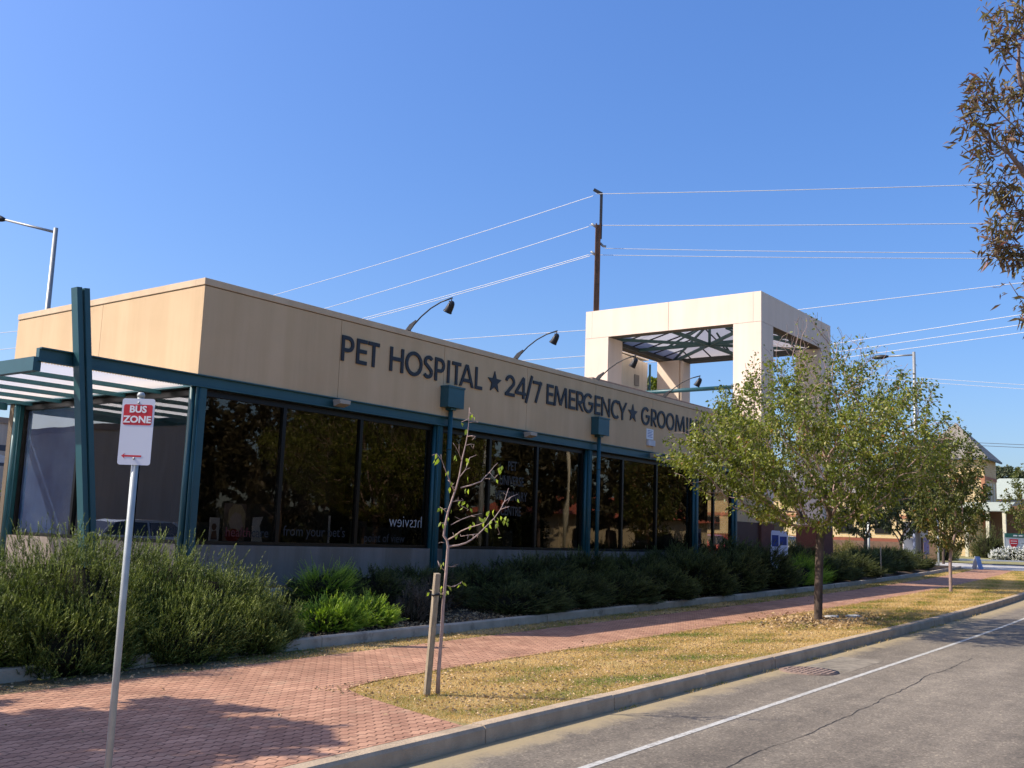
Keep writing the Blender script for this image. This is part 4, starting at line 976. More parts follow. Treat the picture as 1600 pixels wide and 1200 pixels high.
# ------------------------------------------------------------------ bus zone sign
sc_=1.035; sp0=at(217,657,6.98*sc_); fx,fy=sp0[0],sp0[1]
E0=empty('bus_zone_sign','white and red BUS ZONE sign with left arrow on a grey post in the foreground','sign',(fx,fy,zg(fx)),math.atan2(rr[1],rr[0])-.02)
hh=sp0[2]-zg(fx)
mb=MB(); mb.tube([(0,.0,-.1),(0,.0,hh+.165)],.024,14); mb.build('post',M['galv'],E0)
mb=MB(); mb.tube([(0,0,hh+.165),(0,0,hh+.185),(0,0,hh+.20)],[.027,.027,.018],14); mb.build('cap',M['galv'],E0)
def rrect(cx,cz,w,h,r,n=6):
    P=[]
    for (sx,sz,a0) in ((1,1,0),(-1,1,90),(-1,-1,180),(1,-1,270)):
        for i in range(n+1):
            a=R(a0+90*i/n); P.append((cx+sx*(w/2-r)+r*math.cos(a),cz+sz*(h/2-r)+r*math.sin(a)))
    return P
pw,ph_=.232,.468; cz=hh-.082
mb=MB(); mb.prism(rrect(0,cz,pw,ph_,.018),'y',-.0290,-.0265); pl=mb.build('sign_plate',mat('reflective white sign',(.62,.64,.70),.4,var=.02),E0)
mb=MB(); mb.prism(rrect(0,cz+ph_/2-.115,pw-.028,.145,.014),'y',-.0305,-.0292); mb.build('red_panel',M['red'],pl)
text(0,'BUS',.066,M['white'],pl,(0,-.0315,cz+ph_/2-.098),FR,.0006,bold=.0022,align='CENTER',xs_=1.08)
text(0,'ZONE',.066,M['white'],pl,(0,-.0315,cz+ph_/2-.170),FR,.0006,bold=.0022,align='CENTER',xs_=1.08)
az_=cz-ph_/2+.062
mb=MB(); mb.prism([(-.092,az_),(-.066,az_+.019),(-.072,az_+.006),(.050,az_+.006),(.050,az_-.006),(-.072,az_-.006),(-.066,az_-.019)],'y',-.0305,-.0292); mb.build('arrow',M['red'],pl)
mb=MB()
for z in (cz+ph_/2-.030,cz-ph_/2+.045): mb.tube([(0,-.0345,z),(0,-.0292,z)],.008,8)
mb.build('bolt',M['lampgrey'],pl)
mb=MB()
for z in (cz+ph_/2-.030,cz-ph_/2+.045): mb.box(-.045,.045,-.0262,.026,z-.012,z+.012)
mb.build('clamp',M['galv'],E0)

# ------------------------------------------------------------------ power pole and wires
pd=42.; pt=at(936,301,pd); pb_=np.array([at(929,470,pd)[0],at(929,470,pd)[1],.4]); pb_=np.array([pt[0]-.0,pt[1]-.0,.4])
PP=empty('power_pole','tall rusty steel and concrete power pole rising behind the portal','power pole',(pt[0],pt[1],.4))
yw=math.atan2(rr[1],rr[0]); PP.rotation_euler.z=yw
H=pt[2]-.4; kx=42/1597.46
def pz(y): return (at(930,y,pd)[2])-.4
mb=MB(); w0=.30; z1=pz(352)
mb.beam((-.10,0,0),(-.085,0,z1),.05,.20,up=(0,1,0)); mb.beam((.10,0,0),(.075,0,z1),.05,.20,up=(0,1,0)); mb.build('steel_channel',M['pole'],PP)
mb=MB(); mb.beam((0,0,0),(-.01,0,z1-.05),.13,.14,up=(0,1,0)); mb.build('concrete_core',mat('brown concrete',(.13,.075,.05),.9,var=.3,scale=2),PP)
mb=MB(); mb.beam((.10,0,pz(376)),(.10,0,pz(302)),.11,.11); mb.beam((.13,0,pz(303)),(-.22,0,pz(296)),.12,.10); mb.build('top_extension',M['blacksteel'],PP)
for y,sg in ((352,-1),(397,-1),(387,1)):
    mb=MB()
    if sg<0: mb.tube([(-.05,0,pz(y)-.16),(-.28,0,pz(y))],[.05,.05],8)
    else: mb.tube([(.10,0,pz(y)+.10),(.22,0,pz(y)-.02),(.34,0,pz(y)-.03)],[.05,.05,.05],8)
    mb.build('insulator',M['lampgrey'],PP)
def wire(name,a,b,lab,rad=.016,sag=0.0,group='overhead power wires'):
    a=np.array(a);b=np.array(b); n=14; pts=[]
    for i in range(n+1):
        f=i/n; p=a+(b-a)*f; p=p-np.array([0,0,1])*sag*4*f*(1-f); pts.append(p)
    o=MB().tube(pts,rad,5,cap=False).build(name,M['wire']); tag(o,lab,'wire',group); return o
def wpx(p,q,D1,D2,lab,rad=.016,sag=0.):
    o=wire('power_wire',at(*p,D1),at(*q,D2),lab,rad,sag)
    if 'dark wire' in lab: o.data.materials[0]=M['blacksteel']
wpx((927,306),(120,541),pd,66,'topmost wire running left from the pole top down behind the building',.014,.35)
wpx((920,354),(120,583),pd,66,'second wire running left from the pole, below the topmost one',.014,.35)
wpx((920,398),(150,594),pd,66,'third and lowest wire running left from the pole',.015,.35)
wpx((922,400),(150,598),pd-.4,65.6,'wire paired just under the third left wire',.014,.35)
wpx((931,303),(1760,281),pd,34,'topmost wire running right from the pole to the corner branches',.014,.05)
wpx((921,352),(1760,346),pd,34,'second wire running right from the pole',.014,.05)
wpx((945,388),(1760,396),pd,34,'third wire right of the pole, upper of the close pair',.012,.05)
wpx((921,398),(1760,404),pd,34,'fourth wire right of the pole, lower of the close pair',.012,.05)
wpx((1180,492),(1760,422),50,40,'wire rising to the right from behind the portal corner',.015)
wpx((1240,547),(1760,466),54,42,'upper wire of three right of the portal, just above the lamp arm',.015)
wpx((1240,560),(1760,483),54,42,'middle wire of three right of the portal',.014)
wpx((1240,570),(1760,497),54,42,'lowest wire of three right of the portal',.014)
wpx((1340,584),(1760,612),70,60,'upper wire of the pair crossing at the right lamp pole height',.014)
wpx((1340,590),(1760,619),70,60,'lower wire of the pair crossing at the right lamp pole height',.014)
M['wire2']=M['wire']
wpx((1440,688),(1760,702),86,70,'upper dark wire passing before the church roof',.02)
wpx((1440,692),(1760,707),86,70,'lower dark wire passing before the church roof',.02)
wpx((560,540),(1150,500),60,50,'upper wire between floodlight arms running left of the portal',.018)
wpx((560,582),(1150,539),60,50,'middle wire left of the portal, below the second floodlight',.018)
wpx((560,600),(1150,556),60,50,'lowest wire left of the portal, just over the parapet',.018)
wpx((-150,536),(60,514),50,44,'upper wire at the far left edge beside the building',.014)
wpx((-150,562),(60,540),50,44,'lower wire at the far left edge beside the building',.014)

# ------------------------------------------------------------------ lamp posts
def lamp(label,top,base_z,arm_end,seg):
    top=np.array(top); arm=np.array(arm_end)
    e=empty('street_lamp',label,'street lamp',(top[0],top[1],base_z))
    b=np.array([top[0],top[1],base_z])
    mb=MB(); mb.tube([(0,0,0),(0,0,(top[2]-base_z)*.5),(0,0,top[2]-base_z+.12)],[.15,.12,.085],12); mb.build('pole',M['lampgrey'],e)
    mb=MB(); a=top-b; c=arm-b; mb.tube([a+np.array([0,0,-.05]),c],[.055,.045],8); mb.build('arm',M['lampgrey'],e)
    d=unit((c-a)); q=c+d*.35
    mb=MB(); mb.tube([c-d*.1,c+d*.1,q,q+d*.35,q+d*.55],[.05,.11,.15,.13,.04],10); mb.build('lamp_head',M['black'],e)
lamp('tall grey street lamp at the upper left with its head at the photo edge',at(87,361,40),.7,at(6,343,41),0)
lamp('grey street lamp pole behind the top of the big pear tree',at(1428,553,60),.6,at(1386,557,61),0)

# ------------------------------------------------------------------ far buildings
def yb():
    m,n,out=newmat('cream brick'); L=n.links.new
    tc=N(n,'ShaderNodeTexCoord'); mp=N(n,'ShaderNodeMapping'); mp.inputs['Rotation'].default_value=(R(90),0,0)
    L(tc.outputs['Object'],mp.inputs[0]); br=N(n,'ShaderNodeTexBrick',i_Scale=1.0)
    sp=N(n,'ShaderNodeSeparateXYZ'); L(tc.outputs['Object'],sp.inputs[0]); ad=N(n,'ShaderNodeMath',operation='ADD'); L(sp.outputs[0],ad.inputs[0]); L(sp.outputs[1],ad.inputs[1])
    cb=N(n,'ShaderNodeCombineXYZ'); L(ad.outputs[0],cb.inputs[0]); L(sp.outputs[2],cb.inputs[1]); L(cb.outputs[0],br.inputs['Vector'])
    br.inputs['Brick Width'].default_value=.46; br.inputs['Row Height'].default_value=.18; br.inputs['Mortar Size'].default_value=.015
    br.inputs['Color1'].default_value=(.62,.46,.22,1); br.inputs['Color2'].default_value=(.52,.37,.16,1); br.inputs['Mortar'].default_value=(.55,.48,.36,1)
    p=N(n,'ShaderNodeBsdfPrincipled',i_Roughness=.85); L(br.outputs[0],p.inputs['Base Color']); L(p.outputs[0],out.inputs[0]); return m
M['ybrick']=yb(); M['obrick']=mat('orange brick band',(.38,.17,.09),.85,var=.1,scale=3); M['rtile']=mat('brown red masonry',(.22,.07,.04),.85,var=.15,scale=2)
M['tile']=mat('grey brown roof tiles',(.21,.19,.16),.8,var=.2,scale=3,bump=.6,bscale=6,stretch=(1,1,3))
M['colour']=mat('pale green metal roof',(.36,.40,.34),.6,var=.06); M['darkband']=mat('slate fascia',(.05,.06,.075),.6)
M['cream']=mat('cream painted timber',(.62,.58,.42),.7)
cc=at(1537,716,90); CB=empty('church','yellow brick church with a pyramid tiled tower roof, beyond the slim tree','church',(cc[0],cc[1],1.3),YAW)
ez=cc[2]-1.3; tw=4.6
# local axes: x away along the street, y to the left
mb=MB(); mb.box(0,tw,0,5.6,-.3,ez); wl=mb.build('tower_wall',M['ybrick'],CB)
MB().box(-.05,tw+.05,-.05,5.65,ez-1.85,ez-1.55).build('brick_band',M['obrick'],wl)
mb=MB(); mb.box(-.06,.25,-.06,.25,-.3,ez-1.86); mb.build('corner_quoin',M['obrick'],wl)
for k in range(3): MB().box(.9+k*1.2,1.5+k*1.2,-.03,.02,ez-4.0,ez-2.1).build('louvre',M['cream'],wl)
mb=MB(); o_=.45; a=[(-o_,-o_,ez),(tw+o_,-o_,ez),(tw+o_,5.6+o_,ez),(-o_,5.6+o_,ez)]
mb.add(a+[(tw/2,2.8,ez+3.5)],[(0,1,4),(1,2,4),(2,3,4),(3,0,4),(3,2,1,0)]); mb.build('tower_roof',M['tile'],CB)
mb=MB(); mb.box(-o_,tw+o_,-o_-.02,-o_+.1,ez-.16,ez-.001); mb.box(-o_-.02,-o_+.1,-o_,5.6+o_,ez-.16,ez-.001); mb.build('gutter',M['darkband'],CB)
# hall to the left of the tower
mb=MB(); mb.box(-.6,9,5.7,40,1.5,5.6); hl=mb.build('hall_wall',M['ybrick'],CB)
MB().box(-.62,9,5.7,40,-.3,1.49).build('hall_base',M['rtile'],hl)
MB().box(-.66,-.61,5.9,40,3.3,3.6).build('brick_band',M['obrick'],hl)
for k in range(9):
    y=8+k*3.4; f=MB().box(-.68,-.60,y,y+1.4,1.9,3.2).build('window',M['bronze'],hl)
mb=MB(); mb.add([(-1.2,5.4,5.6),(9.6,5.4,5.6),(4.2,5.4,8.2),(-1.2,40.4,5.6),(9.6,40.4,5.6),(4.2,40.4,8.2)],[(0,1,2),(3,5,4),(0,2,5,3),(1,4,5,2),(0,3,4,1)]); mb.build('hall_roof',M['tile'],CB)
# porch
mb=MB(); mb.add([(-3,-2.4,4.1),(0,-2.4,4.9),(0,4,4.9),(-3,4,4.1),(-3,-2.4,4.0),(0,-2.4,4.8),(0,4,4.8),(-3,4,4.0)],[(0,1,2,3),(7,6,5,4),(0,4,5,1),(1,5,6,2),(2,6,7,3),(3,7,4,0)]); pr=mb.build('porch_roof',M['colour'],CB)
for y in (-2.2,-.9,.8,2.6): MB().box(-2.9,-2.6,y,y+.26,-.3,4.05).build('porch_column',M['cream'],pr)
MB().box(.5,2.2,-4.5,-.05,-.3,4.6).build('porch_wing',mat('recess shade brick',(.16,.09,.05),.85,var=.1),CB)  # dark wall colour stands in for the shaded recess behind the columns
# low building to the right
LB=at(1548,800,104); LBo=empty('low_hall','long low building with pale green metal roof and dark fascia right of the church','building',(LB[0],LB[1],1.4),YAW)
zt=at(1580,757,100)[2]-1.4; zf=at(1580,778,100)[2]-1.4
mb=MB(); mb.box(0,9,-30,2,-.3,zf-.9); mb.build('wall',mat('shade toned brown brick',(.24,.16,.09),.85,var=.1),LBo)  # wall colour darkened to hold the shade under the fascia
mb=MB(); mb.box(-.6,9.4,-30.4,2.2,zf-.9,zf); mb.build('fascia',M['darkband'],LBo)  # fascia made taller, its dark band also covers the shade beneath it
mb=MB(); mb.add([(-.7,-30.5,zf+.001),(9.5,-30.5,zf+.001),(9.5,2.4,zf+.001),(-.7,2.4,zf+.001),(4.4,-28,zt+1.1),(4.4,0.,zt+1.1)],[(0,1,4),(1,2,5,4),(2,3,5),(3,0,4,5),(3,2,1,0)]); mb.build('roof',M['colour'],LBo)
for k in range(6): MB().box(-.04,.02,-4-k*4,-2.2-k*4,.6,2.2).build('window',M['bronze'],LBo)
# brown building far left
WB=empty('brown_warehouse','flat brown rendered building beyond the car park at the left edge','building',(8,60,.4),0)
mb=MB(); mb.box(0,52,0,14,0,7.0); wl=mb.build('wall',mat('brown render',(.55,.42,.33),.85,var=.06,scale=.3,streak=.1),WB)
MB().box(-.1,52.1,-.1,14.1,7.001,7.35).build('coping',mat('brown coping',(.33,.22,.16),.8),WB)
for k in range(10): 
    f=MB().box(3+k*5,5.6+k*5,-.06,.02,.1,2.7).build('shopfront',M['bronze'],WB); MB().box(3.1+k*5,5.5+k*5,-.075,-.062,.2,2.6).build('pane',M['glass'],f)
# low dark carport roof
q=at(8,715,36); CPo=empty('carport','dark sloping carport roof beside the left window at the photo edge','carport',(q[0]-3,q[1],.4),0)
mb=MB(); mb.beam((-5,0,3.9),(3.6,0,3.9),.15,.2); mb.add([(-5,-.4,3.35),(3.6,-.4,3.35),(3.6,4,4.3),(-5,4,4.3),(-5,-.4,3.25),(3.6,-.4,3.25),(3.6,4,4.2),(-5,4,4.2)],[(0,1,2,3),(7,6,5,4),(0,4,5,1),(1,5,6,2),(2,6,7,3),(3,7,4,0)]); mb.build('roof',M['darkband'],CPo)
for x in (-4.6,-.5,3.3): 
    for y in (0,3.8): MB().box(x,x+.12,y,y+.12,0,3.4).build('post',M['blacksteel'],CPo)
# building whose face shows in the left windows
WB2=empty('tan_warehouse','brown flat roofed building reflected in the left end windows','building',(-26,26,.2),0)
mb=MB(); mb.box(0,14,0,62,0,7.2); mb.build('wall',bpy.data.materials['brown render'],WB2)
MB().box(-.1,14.1,-.1,62.1,7.201,7.6).build('coping',bpy.data.materials['brown coping'],WB2)
# across the street
CR=empty('cream_house','cream building with an orange roof reflected in the shop windows','house',(70,-30,0.2),0)
mb=MB(); mb.box(0,60,0,10,0,3.6); mb.build('wall',mat('cream wall',(.62,.52,.34),.85,var=.06),CR)
mb=MB(); mb.add([(-.8,-.8,3.6),(60.8,-.8,3.6),(60.8,10.8,3.6),(-.8,10.8,3.6),(4,5,5.6),(56,5,5.6)],[(0,1,5,4),(1,2,5),(2,3,4,5),(3,0,4),(3,2,1,0)]); mb.build('roof',mat('orange tiles',(.45,.12,.06),.8,var=.2,scale=4),CR)
for k in range(12): MB().box(2+k*4.8,3.8+k*4.8,9.99,10.05,.9,2.4).build('window',M['bronze'],CR)
mb=MB(); mb.tube([(0,0,0),(0,0,8.5)],.12,10); o=mb.build('light_pole',M['cream'],None,(56,-9.4,.7)); tag(o,'cream pole across the street, seen reflected in the third window bay','pole')
mb=MB(); mb.tube([(0,0,0),(0,0,8.5)],.13,10); o=mb.build('light_pole',M['galv'],None,(47,-9.2,.6)); tag(o,'blue grey pole across the street, seen reflected in the second window bay','pole')
strip('opposite_verge',-60,-8.0,-.02,soil('dark verge grass',[(.3,(.09,.09,.05)),(.7,(.17,.15,.09))],.5,8),1)  # grass tone kept dark so the shop windows mirror a dark ground
mb=MB(); rsh=np.random.RandomState(4); n=46000
Xh=rsh.uniform(14,62,n); Zh=rsh.uniform(0,1,n)**.8*2.5; Yh=-15.5+rsh.uniform(-1,1,n)*.7+.25*np.sin(Xh*1.3)
V,F=leaves(rsh,np.stack([Xh,Yh,Zh+SL*Xh-.1+.2*np.sin(Xh*.9)*(Zh/2.5)],1),rsh.normal(size=(n,3)),.22,.6)
hd=npmesh('hedge',V,F,M['darkleaf'],None,np.repeat(rsh.uniform(size=n),4)); tag(hd,'long dark hedge added across the street, itself out of view, to darken the lower window reflections','hedge')  # added hedge, keeps the lower reflections in the shop windows dark

# ------------------------------------------------------------------ cars
def car(label,loc,rz,color,group=None):
    e=empty('parked_car',label,'car',loc,rz,group)
    mb=MB()
    prof=[(-2.12,.38),(-2.15,.62),(-2.10,.84),(-1.95,.92),(-1.1,.98),(1.75,1.0),(2.05,.95),(2.12,.75),(2.12,.40),(1.75,.30),(-1.75,.28)]
    def shell(prof,wf,mb):
        n=len(prof); secs=[]
        for y,k in ((-.86,0.0),(-.80,.06),(0,.08),(.80,.06),(.86,0.0)):
            secs.append([(x*(.985 if abs(y)>.85 else 1),y*wf(z),z+(k if z>.5 else 0)*.5) for x,z in prof])
        vs=[p for s in secs for p in s]; fs=[]
        for a in range(4):
            for i in range(n): fs.append((a*n+i,a*n+(i+1)%n,(a+1)*n+(i+1)%n,(a+1)*n+i))
        fs.append(tuple(range(n))); fs.append(tuple(range(5*n-1,4*n-1,-1))); mb.add(vs,fs,False)
    shell(prof,lambda z:1.0,mb); body=mb.build('body',color,e,bevel=.04)
    mb=MB(); roof=[(-.75,1.40),(-.2,1.47),(.9,1.45),(1.35,1.36)]
    cab=[(-1.25,.97),(-.62,1.42),(-.1,1.48),(.95,1.46),(1.35,1.40),(1.85,1.0)]
    n=len(cab); secs=[]
    for s in (-1,1): secs.append([(x,s*(.80-.22*max(0,(z-.97)/.5)),z) for x,z in cab])
    mb.add(secs[0]+secs[1],[(i,(i+1)%n,n+(i+1)%n,n+i) for i in range(n)]+[tuple(range(n)),tuple(range(2*n-1,n-1,-1))]); 
    cb=mb.build('cabin_glass',carglass,e,bevel=.02)
    mb=MB(); mb.add([(-.66,-.6,1.425),(1.32,-.6,1.405),(1.32,.6,1.405),(-.66,.6,1.425),(-.1,-.6,1.50),(.95,-.6,1.48),(.95,.6,1.48),(-.1,.6,1.50)],[(0,4,7,3),(4,5,6,7),(5,1,2,6),(0,3,2,1),(0,1,5,4),(3,7,6,2)]); mb.build('roof',color,e)
    for s in (-1,1):
        mb=MB()
        for (x0,z0,x1,z1) in ((-1.25,.98,-.64,1.43),(.25,.98,.25,1.46),(1.36,1.39,1.86,1.0)): mb.beam((x0,s*(.81-.22*max(0,(z0-.97)/.5)),z0),(x1,s*(.81-.22*max(0,(z1-.97)/.5)),z1),.05,.06)
        mb.build('pillar',color,e)
    for x in (-1.35,1.35):
        for s in (-1,1):
            w=MB().tube([(x,s*.90,.32),(x,s*.68,.32)],.32,20).build('wheel',M['black'],e); MB().tube([(x,s*.905,.32),(x,s*.87,.32)],.20,14).build('rim',M['galv'],w)
    for s in (-1,1):
        MB().box(-2.16,-2.02,s*.50,s*.78,.62,.78).build('headlight',M['white'],e); MB().box(2.05,2.14,s*.55,s*.80,.66,.86).build('tail_light',M['red'],e)
    MB().box(-2.17,-2.08,-.45,.45,.42,.60).build('grille',M['black'],e)
    return e
carglass=mat('car glass',(.02,.025,.03),.06,spec=.8,var=.05); 
def paint(name,c): return mat(name,c,.3,var=.02,coat=.6,spec=.5)
q=at(1222,840,62); car('white sedan parked between the portal pillars, seen behind the pear tree',(q[0],q[1],.95),R(75),paint('white car paint',(.6,.62,.63)))
q=at(-16,812,29); car('blue car at the far left edge beyond the glass corner',(q[0]-.2,q[1],.5),R(15),paint('blue car paint',(.01,.05,.45)))
car('dark car parked across the street, reflected in the third window bay',(66,-8.6+.2,.7),R(2),paint('black car paint',(.02,.02,.022)))
car('silver car in the car park, reflected low in the left end windows',(3.2,28.5,.47),R(0),paint('silver car paint',(.45,.47,.5)))
roundtree('tree in the car park reflected in the left end windows',140,(-6,36,.4),3.6,(2.6,2.6,2.2),4500,.2,M['pearleaf'],pts=160)
q=at(1136,850,52); car('red car partly hidden behind the last window post',(q[0]+2,q[1]+2,.8),R(60),paint('red car paint',(.5,.01,.01)))

# ------------------------------------------------------------------ boards and posts at the right
def facing(p): return math.atan2(rr[1],rr[0])
p0=at(1571,833,80); p1=at(1571,855,80)
e=empty('notice_board','green topped sign board with a red shield behind the white flowers','sign board',(p0[0],p0[1],1.35),facing(0))
hz_=p0[2]-1.35; mb=MB(); mb.box(0,3.2,0,.08,.35,hz_-.32); b_=mb.build('panel',mat('pale board',(.6,.62,.58),.5,var=.02),e)
MB().box(-.04,3.24,-.03,.11,hz_-.32,hz_).build('header',mat('green header',(.03,.14,.10),.5),e)
for x in (-.09,3.25): MB().box(x,x+.09,0,.09,-.1,hz_).build('post',M['galv'],e)
mb=MB(); sh=[(.30,hz_-.45),(.95,hz_-.45),(.95,hz_-.80),(.80,hz_-1.02),(.62,hz_-1.12),(.45,hz_-1.02),(.30,hz_-.80)]; mb.prism(sh,'y',-.02,-.002); mb.build('shield_emblem',M['red'],b_)
mb=MB()
for k in range(2): mb.box(.38,.87,-.026,-.021,hz_-.62-k*.18,hz_-.57-k*.18)
mb.build('shield_marks',M['white'],b_)
mb=MB()
for k in range(2): mb.box(1.2,3.0-.5*k,-.012,-.002,hz_-.78-k*.22,hz_-.70-k*.22)
mb.build('printed_lines',mat('grey print',(.25,.3,.3),.6),b_)
mb=MB()
for k in range(5): mb.box(.6+.42*k,.9+.42*k,-.04,-.031,hz_-.22,hz_-.12)
mb.build('lettering',M['white'],e)
p0=at(1411,822,60); e=empty('white_sign_board','large white sign panel on posts between the dark trees','sign board',(p0[0],p0[1],.6),facing(0)); hz_=p0[2]-.6
MB().box(0,1.45,0,.06,hz_-.62,hz_+.25).build('panel',M['white'],e); MB().box(0,1.0,0,.06,hz_-1.75,hz_-.65).build('panel',M['white'],e)
MB().box(1.2,1.5,-.02,.05,hz_-1.6,hz_-.63).build('side_panel',mat('lilac strip',(.40,.33,.5),.5),e)
MB().tube([(.62,-.12,-.2),(.62,-.12,hz_+.5)],.10,10).build('post',mat('blue grey post',(.22,.26,.38),.5),e)
MB().box(.05,.12,-.0,.05,-.2,hz_-1.7).build('leg',M['galv'],e); MB().box(1.3,1.37,-.0,.05,-.2,hz_-1.6).build('leg',M['galv'],e)
for (x,yt,yb_,D_,r,lab,c) in ((1353,806,846,56,.06,'left of the twin grey posts behind the far bushes','galv'),(1357,808,846,57,.07,'right of the twin grey posts behind the far bushes','galv'),(1465,812,872,62,.05,'thin grey pole between the white board and the slim tree','galv'),(1376,855,885,40,.025,'short thin timber marker in the far bushes','stake')):
    a=at(x,yt,D_); o=MB().tube([(0,0,0),(0,0,a[2]-.5)],r,8).build('marker_post',M[c],None,(a[0],a[1],.5)); tag(o,lab,'post')
p=at(1527,874,57.5); e=empty('a_frame_sign','blue and white A frame sign beside the slim tree trunk','sandwich board',(p[0],p[1],zg(p[0])),facing(0)+.5)
for s in (-1,1):
    mb=MB(); mb.add([(-.32,s*.35,0),(.32,s*.35,0),(.28,s*.03,1.05),(-.28,s*.03,1.05),(-.32,s*.35+s*.03,0),(.32,s*.35+s*.03,0),(.28,s*.06,1.05),(-.28,s*.06,1.05)],[(0,1,2,3),(7,6,5,4),(0,4,5,1),(1,5,6,2),(2,6,7,3),(3,7,4,0)])
    mb.build('board',mat('pale blue board',(.20,.33,.60),.5) if s<0 else M['white'],e)
e.scale=(.62,.62,.68)
# leaning sign by the car, white with two blue panels
p=at(1218,868,33.5); e=empty('leaning_sign','white sign with two dark blue panels leaning in the bed under the pear tree','sign',(p[0],p[1],gz(p[0],13)),facing(0)+.02)
hz_=at(1218,830,33.5)[2]-gz(p[0],13)
mb=MB(); mb.prism([(-.30,.3),(.26,.3),(.29,hz_-.04),(.26,hz_),(-.24,hz_+.02),(-.27,hz_-.03)],'y',0,.03); b_=mb.build('panel',mat('lilac white board',(.55,.56,.68),.5,var=.02),e)
M['navy']=mat('navy print',(.015,.035,.18),.5,var=.5,scale=7)
MB().box(-.25,-.03,-.006,-.001,hz_-.50,hz_-.13).build('print',M['navy'],b_); mb=MB().box(.01,.24,-.006,-.001,hz_-.45,hz_-.17).build('print',M['navy'],b_)
for x in (-.2,.16): MB().box(x,x+.04,.031,.07,-.2,.9).build('leg',M['stake'],e)

# low wall, olive bushes, flowers, kerb ends in the distance
p=at(1320,862,62)
shrub('olive_shrub','yellow olive bush in sunlight right of the white sedan',91,(p[0],p[1],.5),(2.4,1.6,1.3),1500,.4,14,.09,.03,.8,.6,leafmat('olive bush',[(0,(.08,.07,.02)),(.5,(.16,.15,.04)),(1,(.28,.22,.08))],.2))
p=at(1248,862,60)
shrub('olive_shrub','small olive bush between sedan and right portal pillar',92,(p[0],p[1],.5),(1.6,1.2,1.5),1100,.4,14,.09,.03,.8,.6,bpy.data.materials['olive bush'])
p=at(1372,852,70); mb=MB(); mb.box(-4,4.,0,.3,-.5,1.55); o=mb.build('low_wall',mat('orange brown wall',(.42,.26,.15),.85,streak=.1),None,(p[0],p[1],.8)); o.rotation_euler.z=facing(0); tag(o,'low orange brown wall behind the dark trees','wall')
p=at(1462,866,74); shrub('dark_hedge','dark hedge under the dense tree behind the thin pole',93,(p[0],p[1],.9),(3.0,1.4,1.7),1500,.4,14,.09,.03,.8,.6,M['jundark'])
p=at(1562,862,84); shrub('dark_hedge','dark bush at the church porch between column and sign board',94,(p[0]+1,p[1]+1,1.25),(2.3,1.4,2.2),1300,.4,14,.09,.03,.8,.6,M['jundark'])
fm=leafmat('white blossom',[(0,(.06,.09,.03)),(.42,(.12,.15,.06)),(.48,(.75,.75,.70)),(1,(.85,.85,.8))],.2)
for i,(x,r) in enumerate(((1561,.75),(1578,1.1),(1597,1.2))):
    p=at(x,868,79); shrub('white_rose_bush',('smallest','middle','right hand')[i]+' white flowering bush below the red shield sign board',95+i,(p[0],p[1],zg(p[0])),(r*1.1,r,.62*r+.25),800,.12,10,.07,.055,.8,.6,fm,'white flowering bushes')
p=at(1540,868,74)
mb=MB(); mb.box(-3.,3.6,0,.35,-.1,.17); o=mb.build('island_kerb',M['white'],None,(p[0],p[1],zg(p[0]))); o.rotation_euler.z=facing(0)+.05; tag(o,kind='structure')
# background trees
for (x,y0,y1,D_,rx,lab,m_) in ((1573,768,728,118,1.75,'round gum tree above the low green roof','gumleaf'),(1612,768,740,122,1.9,'gum tree at the right edge above the low green roof','gumleaf'),(1024,625,591,84,1.6,'green tree top seen through the portal beside the white shaft','pearleaf')):
    a=at(x,y1,D_); b_=a.copy(); b_[2]=.9; h=a[2]-.9; rz=(at(x,y1,D_)[2]-at(x,y0,D_)[2])*.55
    rx=rx*D_/60*.8; roundtree(lab,int(x),tuple(b_),h-rz,(rx,rx,rz),3500,.42,M[m_],pts=160,trunk=.2)
# low distant bushes and trees that close the horizon behind the car park
for i,(x,y,h,r) in enumerate(((30,52,3.2,2.6),(19,41,2.2,2.0))):
    roundtree(('green tree far across the car park behind the building','leafy bush by the carport at the left edge')[i],120+i,(x,y,.4),h,(r,r,r*.9),3500,.2,M['pearleaf'],pts=160)

# ------------------------------------------------------------------ verge details
rs=np.random.RandomState(77)
def scatter_blades(name,n,X0,X1,y0,y1,hgt,w,m,label=None,dens=1.6,mask=None,hoff=-.012):
    u=rs.uniform(size=n); X=X0*(X1/X0)**(u**(1/1.0)) ; Yr=rs.uniform(y0,y1,n)
    keep=np.ones(n,bool)
    if mask is not None: keep=mask(X,Yr)
    X=X[keep];Yr=Yr[keep]; n=len(X); o=np.where(X<20,0,.00125*(X-20)**2); Z=SL*X+hoff
    P=np.stack([X,Yr+o,Z],1); sc=(X/X0)**.55
    D=unit(rs.normal(size=(n,3))*np.array([.75,.75,.3])+np.array([0,0,.75])); h=hgt*rs.uniform(.4,1.4,(n,1))*np.clip(sc,1,2.2)[:,None]; sd=unit(np.cross(D,rs.normal(size=(n,3))))*w*np.clip(sc,1,2.6)[:,None]
    V=np.stack([P-sd/2,P+sd/2,P+D*h],1).reshape(-1,3); F=np.arange(3*n).reshape(-1,3)
    patch=.5+.40*np.sin(X*1.3+2*np.sin(Yr*2.1))*np.sin(Yr*2.9+X*.7)+.15*np.sin(X*4.1+Yr*5)
    patch=patch-.45*np.exp(-((X-10.2)/1.3)**2-((Yr-6.5)/.35)**2)+.12
    t=np.clip(patch+rs.normal(0,.2,n),0,1)
    ob=npmesh(name,V,F,m,None,np.repeat(t,3)); tag(ob,label,kind='stuff'); return ob
M['grass']=leafmat('half dead grass',[(0,(.12,.19,.035)),(.24,(.25,.26,.06)),(.42,(.46,.33,.12)),(.75,(.62,.43,.18)),(1,(.72,.55,.28))],.35,gloss=.1)
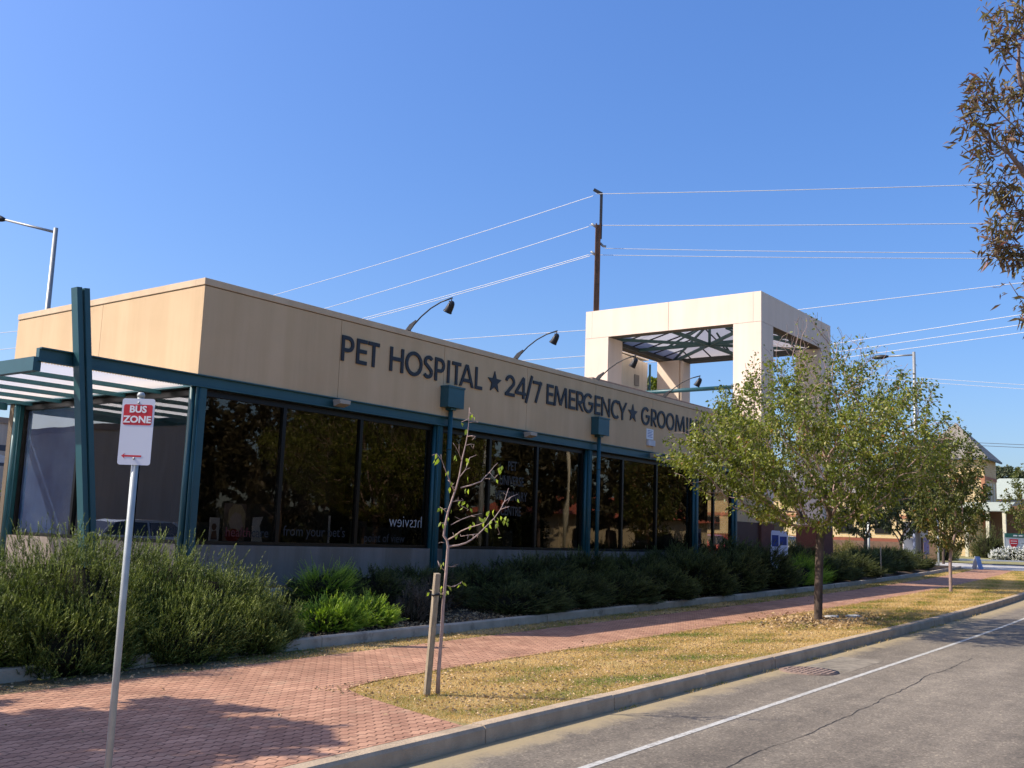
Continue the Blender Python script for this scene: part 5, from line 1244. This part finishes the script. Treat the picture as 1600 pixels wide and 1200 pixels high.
M['leaflit']=leafmat('dry fallen leaves',[(0,(.22,.13,.07)),(.4,(.42,.28,.15)),(1,(.62,.46,.27))],.1,gloss=.2)
def vm(X,Y): 
    lim=np.interp(X,[7.9,8.15,8.4,8.65,9.2,11],[6.45,7.2,8.0,8.42,8.57,8.68]); return (Y<lim+.03)
scatter_blades('verge_grass',230000,8.0,62,6.16,8.72,.028,.0055,M['grass'],mask=vm)
scatter_blades('edge_grass',32000,9.0,60,10.62,11.28,.03,.006,M['grass'],hoff=-.004)
scatter_blades('gutter_weeds',1800,9.0,30,5.86,5.965,.03,.008,M['grass'],hoff=-.16,mask=lambda X,Y:(np.sin(X*3.1)+np.sin(X*7.3))>.3)
def litter(name,n,fn,size,hoff,m):
    P=[];
    while len(P)<n:
        X,Y=fn(); P.append((X,Y+off(X),zg(X)+hoff(X,Y)+rs.uniform(.004,.02)))
    P=np.array(P); D=rs.normal(size=P.shape)*np.array([1,1,.18]); V,F=leaves(rs,P,D,size,.6,.8); ob=npmesh(name,V,F,m,None,np.repeat(rs.uniform(size=n),4)); tag(ob,kind='stuff')
h0=lambda X,Y:-.0
litter('fallen_leaves',8000,lambda:(8.3*(45/8.3)**rs.uniform(),rs.uniform(6.2,8.65)),.032,h0,M['leaflit'])
litter('fallen_leaves_tree',1700,lambda:(22.1+rs.normal()*1.1,np.clip(7.7+rs.normal()*.5,6.2,9.2)),.07,h0,M['leaflit'])
litter('fallen_leaves_kerb',2400,lambda:(4+46*rs.uniform(),rs.uniform(10.55,11.28)),.045,h0,M['leaflit'])
litter('fallen_leaves_path',160,lambda:(5+25*rs.uniform(),rs.uniform(6.3,10.5)),.04,h0,M['leaflit'])
litter('bed_litter',9000,lambda:(10+16*rs.uniform(),rs.uniform(11.5,14)),.05,lambda X,Y:bedrise(X,Y)+.02,M['leaflit'])
# manhole
mx,my=15.24,5.48; e=empty('manhole_cover','round rusty iron drain cover in the asphalt near the kerb','manhole cover',(mx,my,zg(mx)-.157),0)
e.rotation_euler=(0,-math.atan(SL),0)
mb=MB(); mb.tube([(0,0,-.02),(0,0,.010)],.43,40); mb.build('frame',mat('rusty frame',(.20,.14,.11),.8,var=.3,scale=12),e)
mb=MB()
for k in range(9):
    yy=-.34+.085*k; L_=math.sqrt(.38**2-yy*yy) if abs(yy)<.38 else 0
    nseg=max(1,int(L_*2/.12))
    for q in range(nseg): x0=-L_+q*2*L_/nseg; mb.box(x0,x0+2*L_/nseg-.03,yy-.022,yy+.022,.0101,.018)
mb.build('tread_bars',mat('rusty tread',(.27,.19,.15),.7,var=.3,scale=15),e)
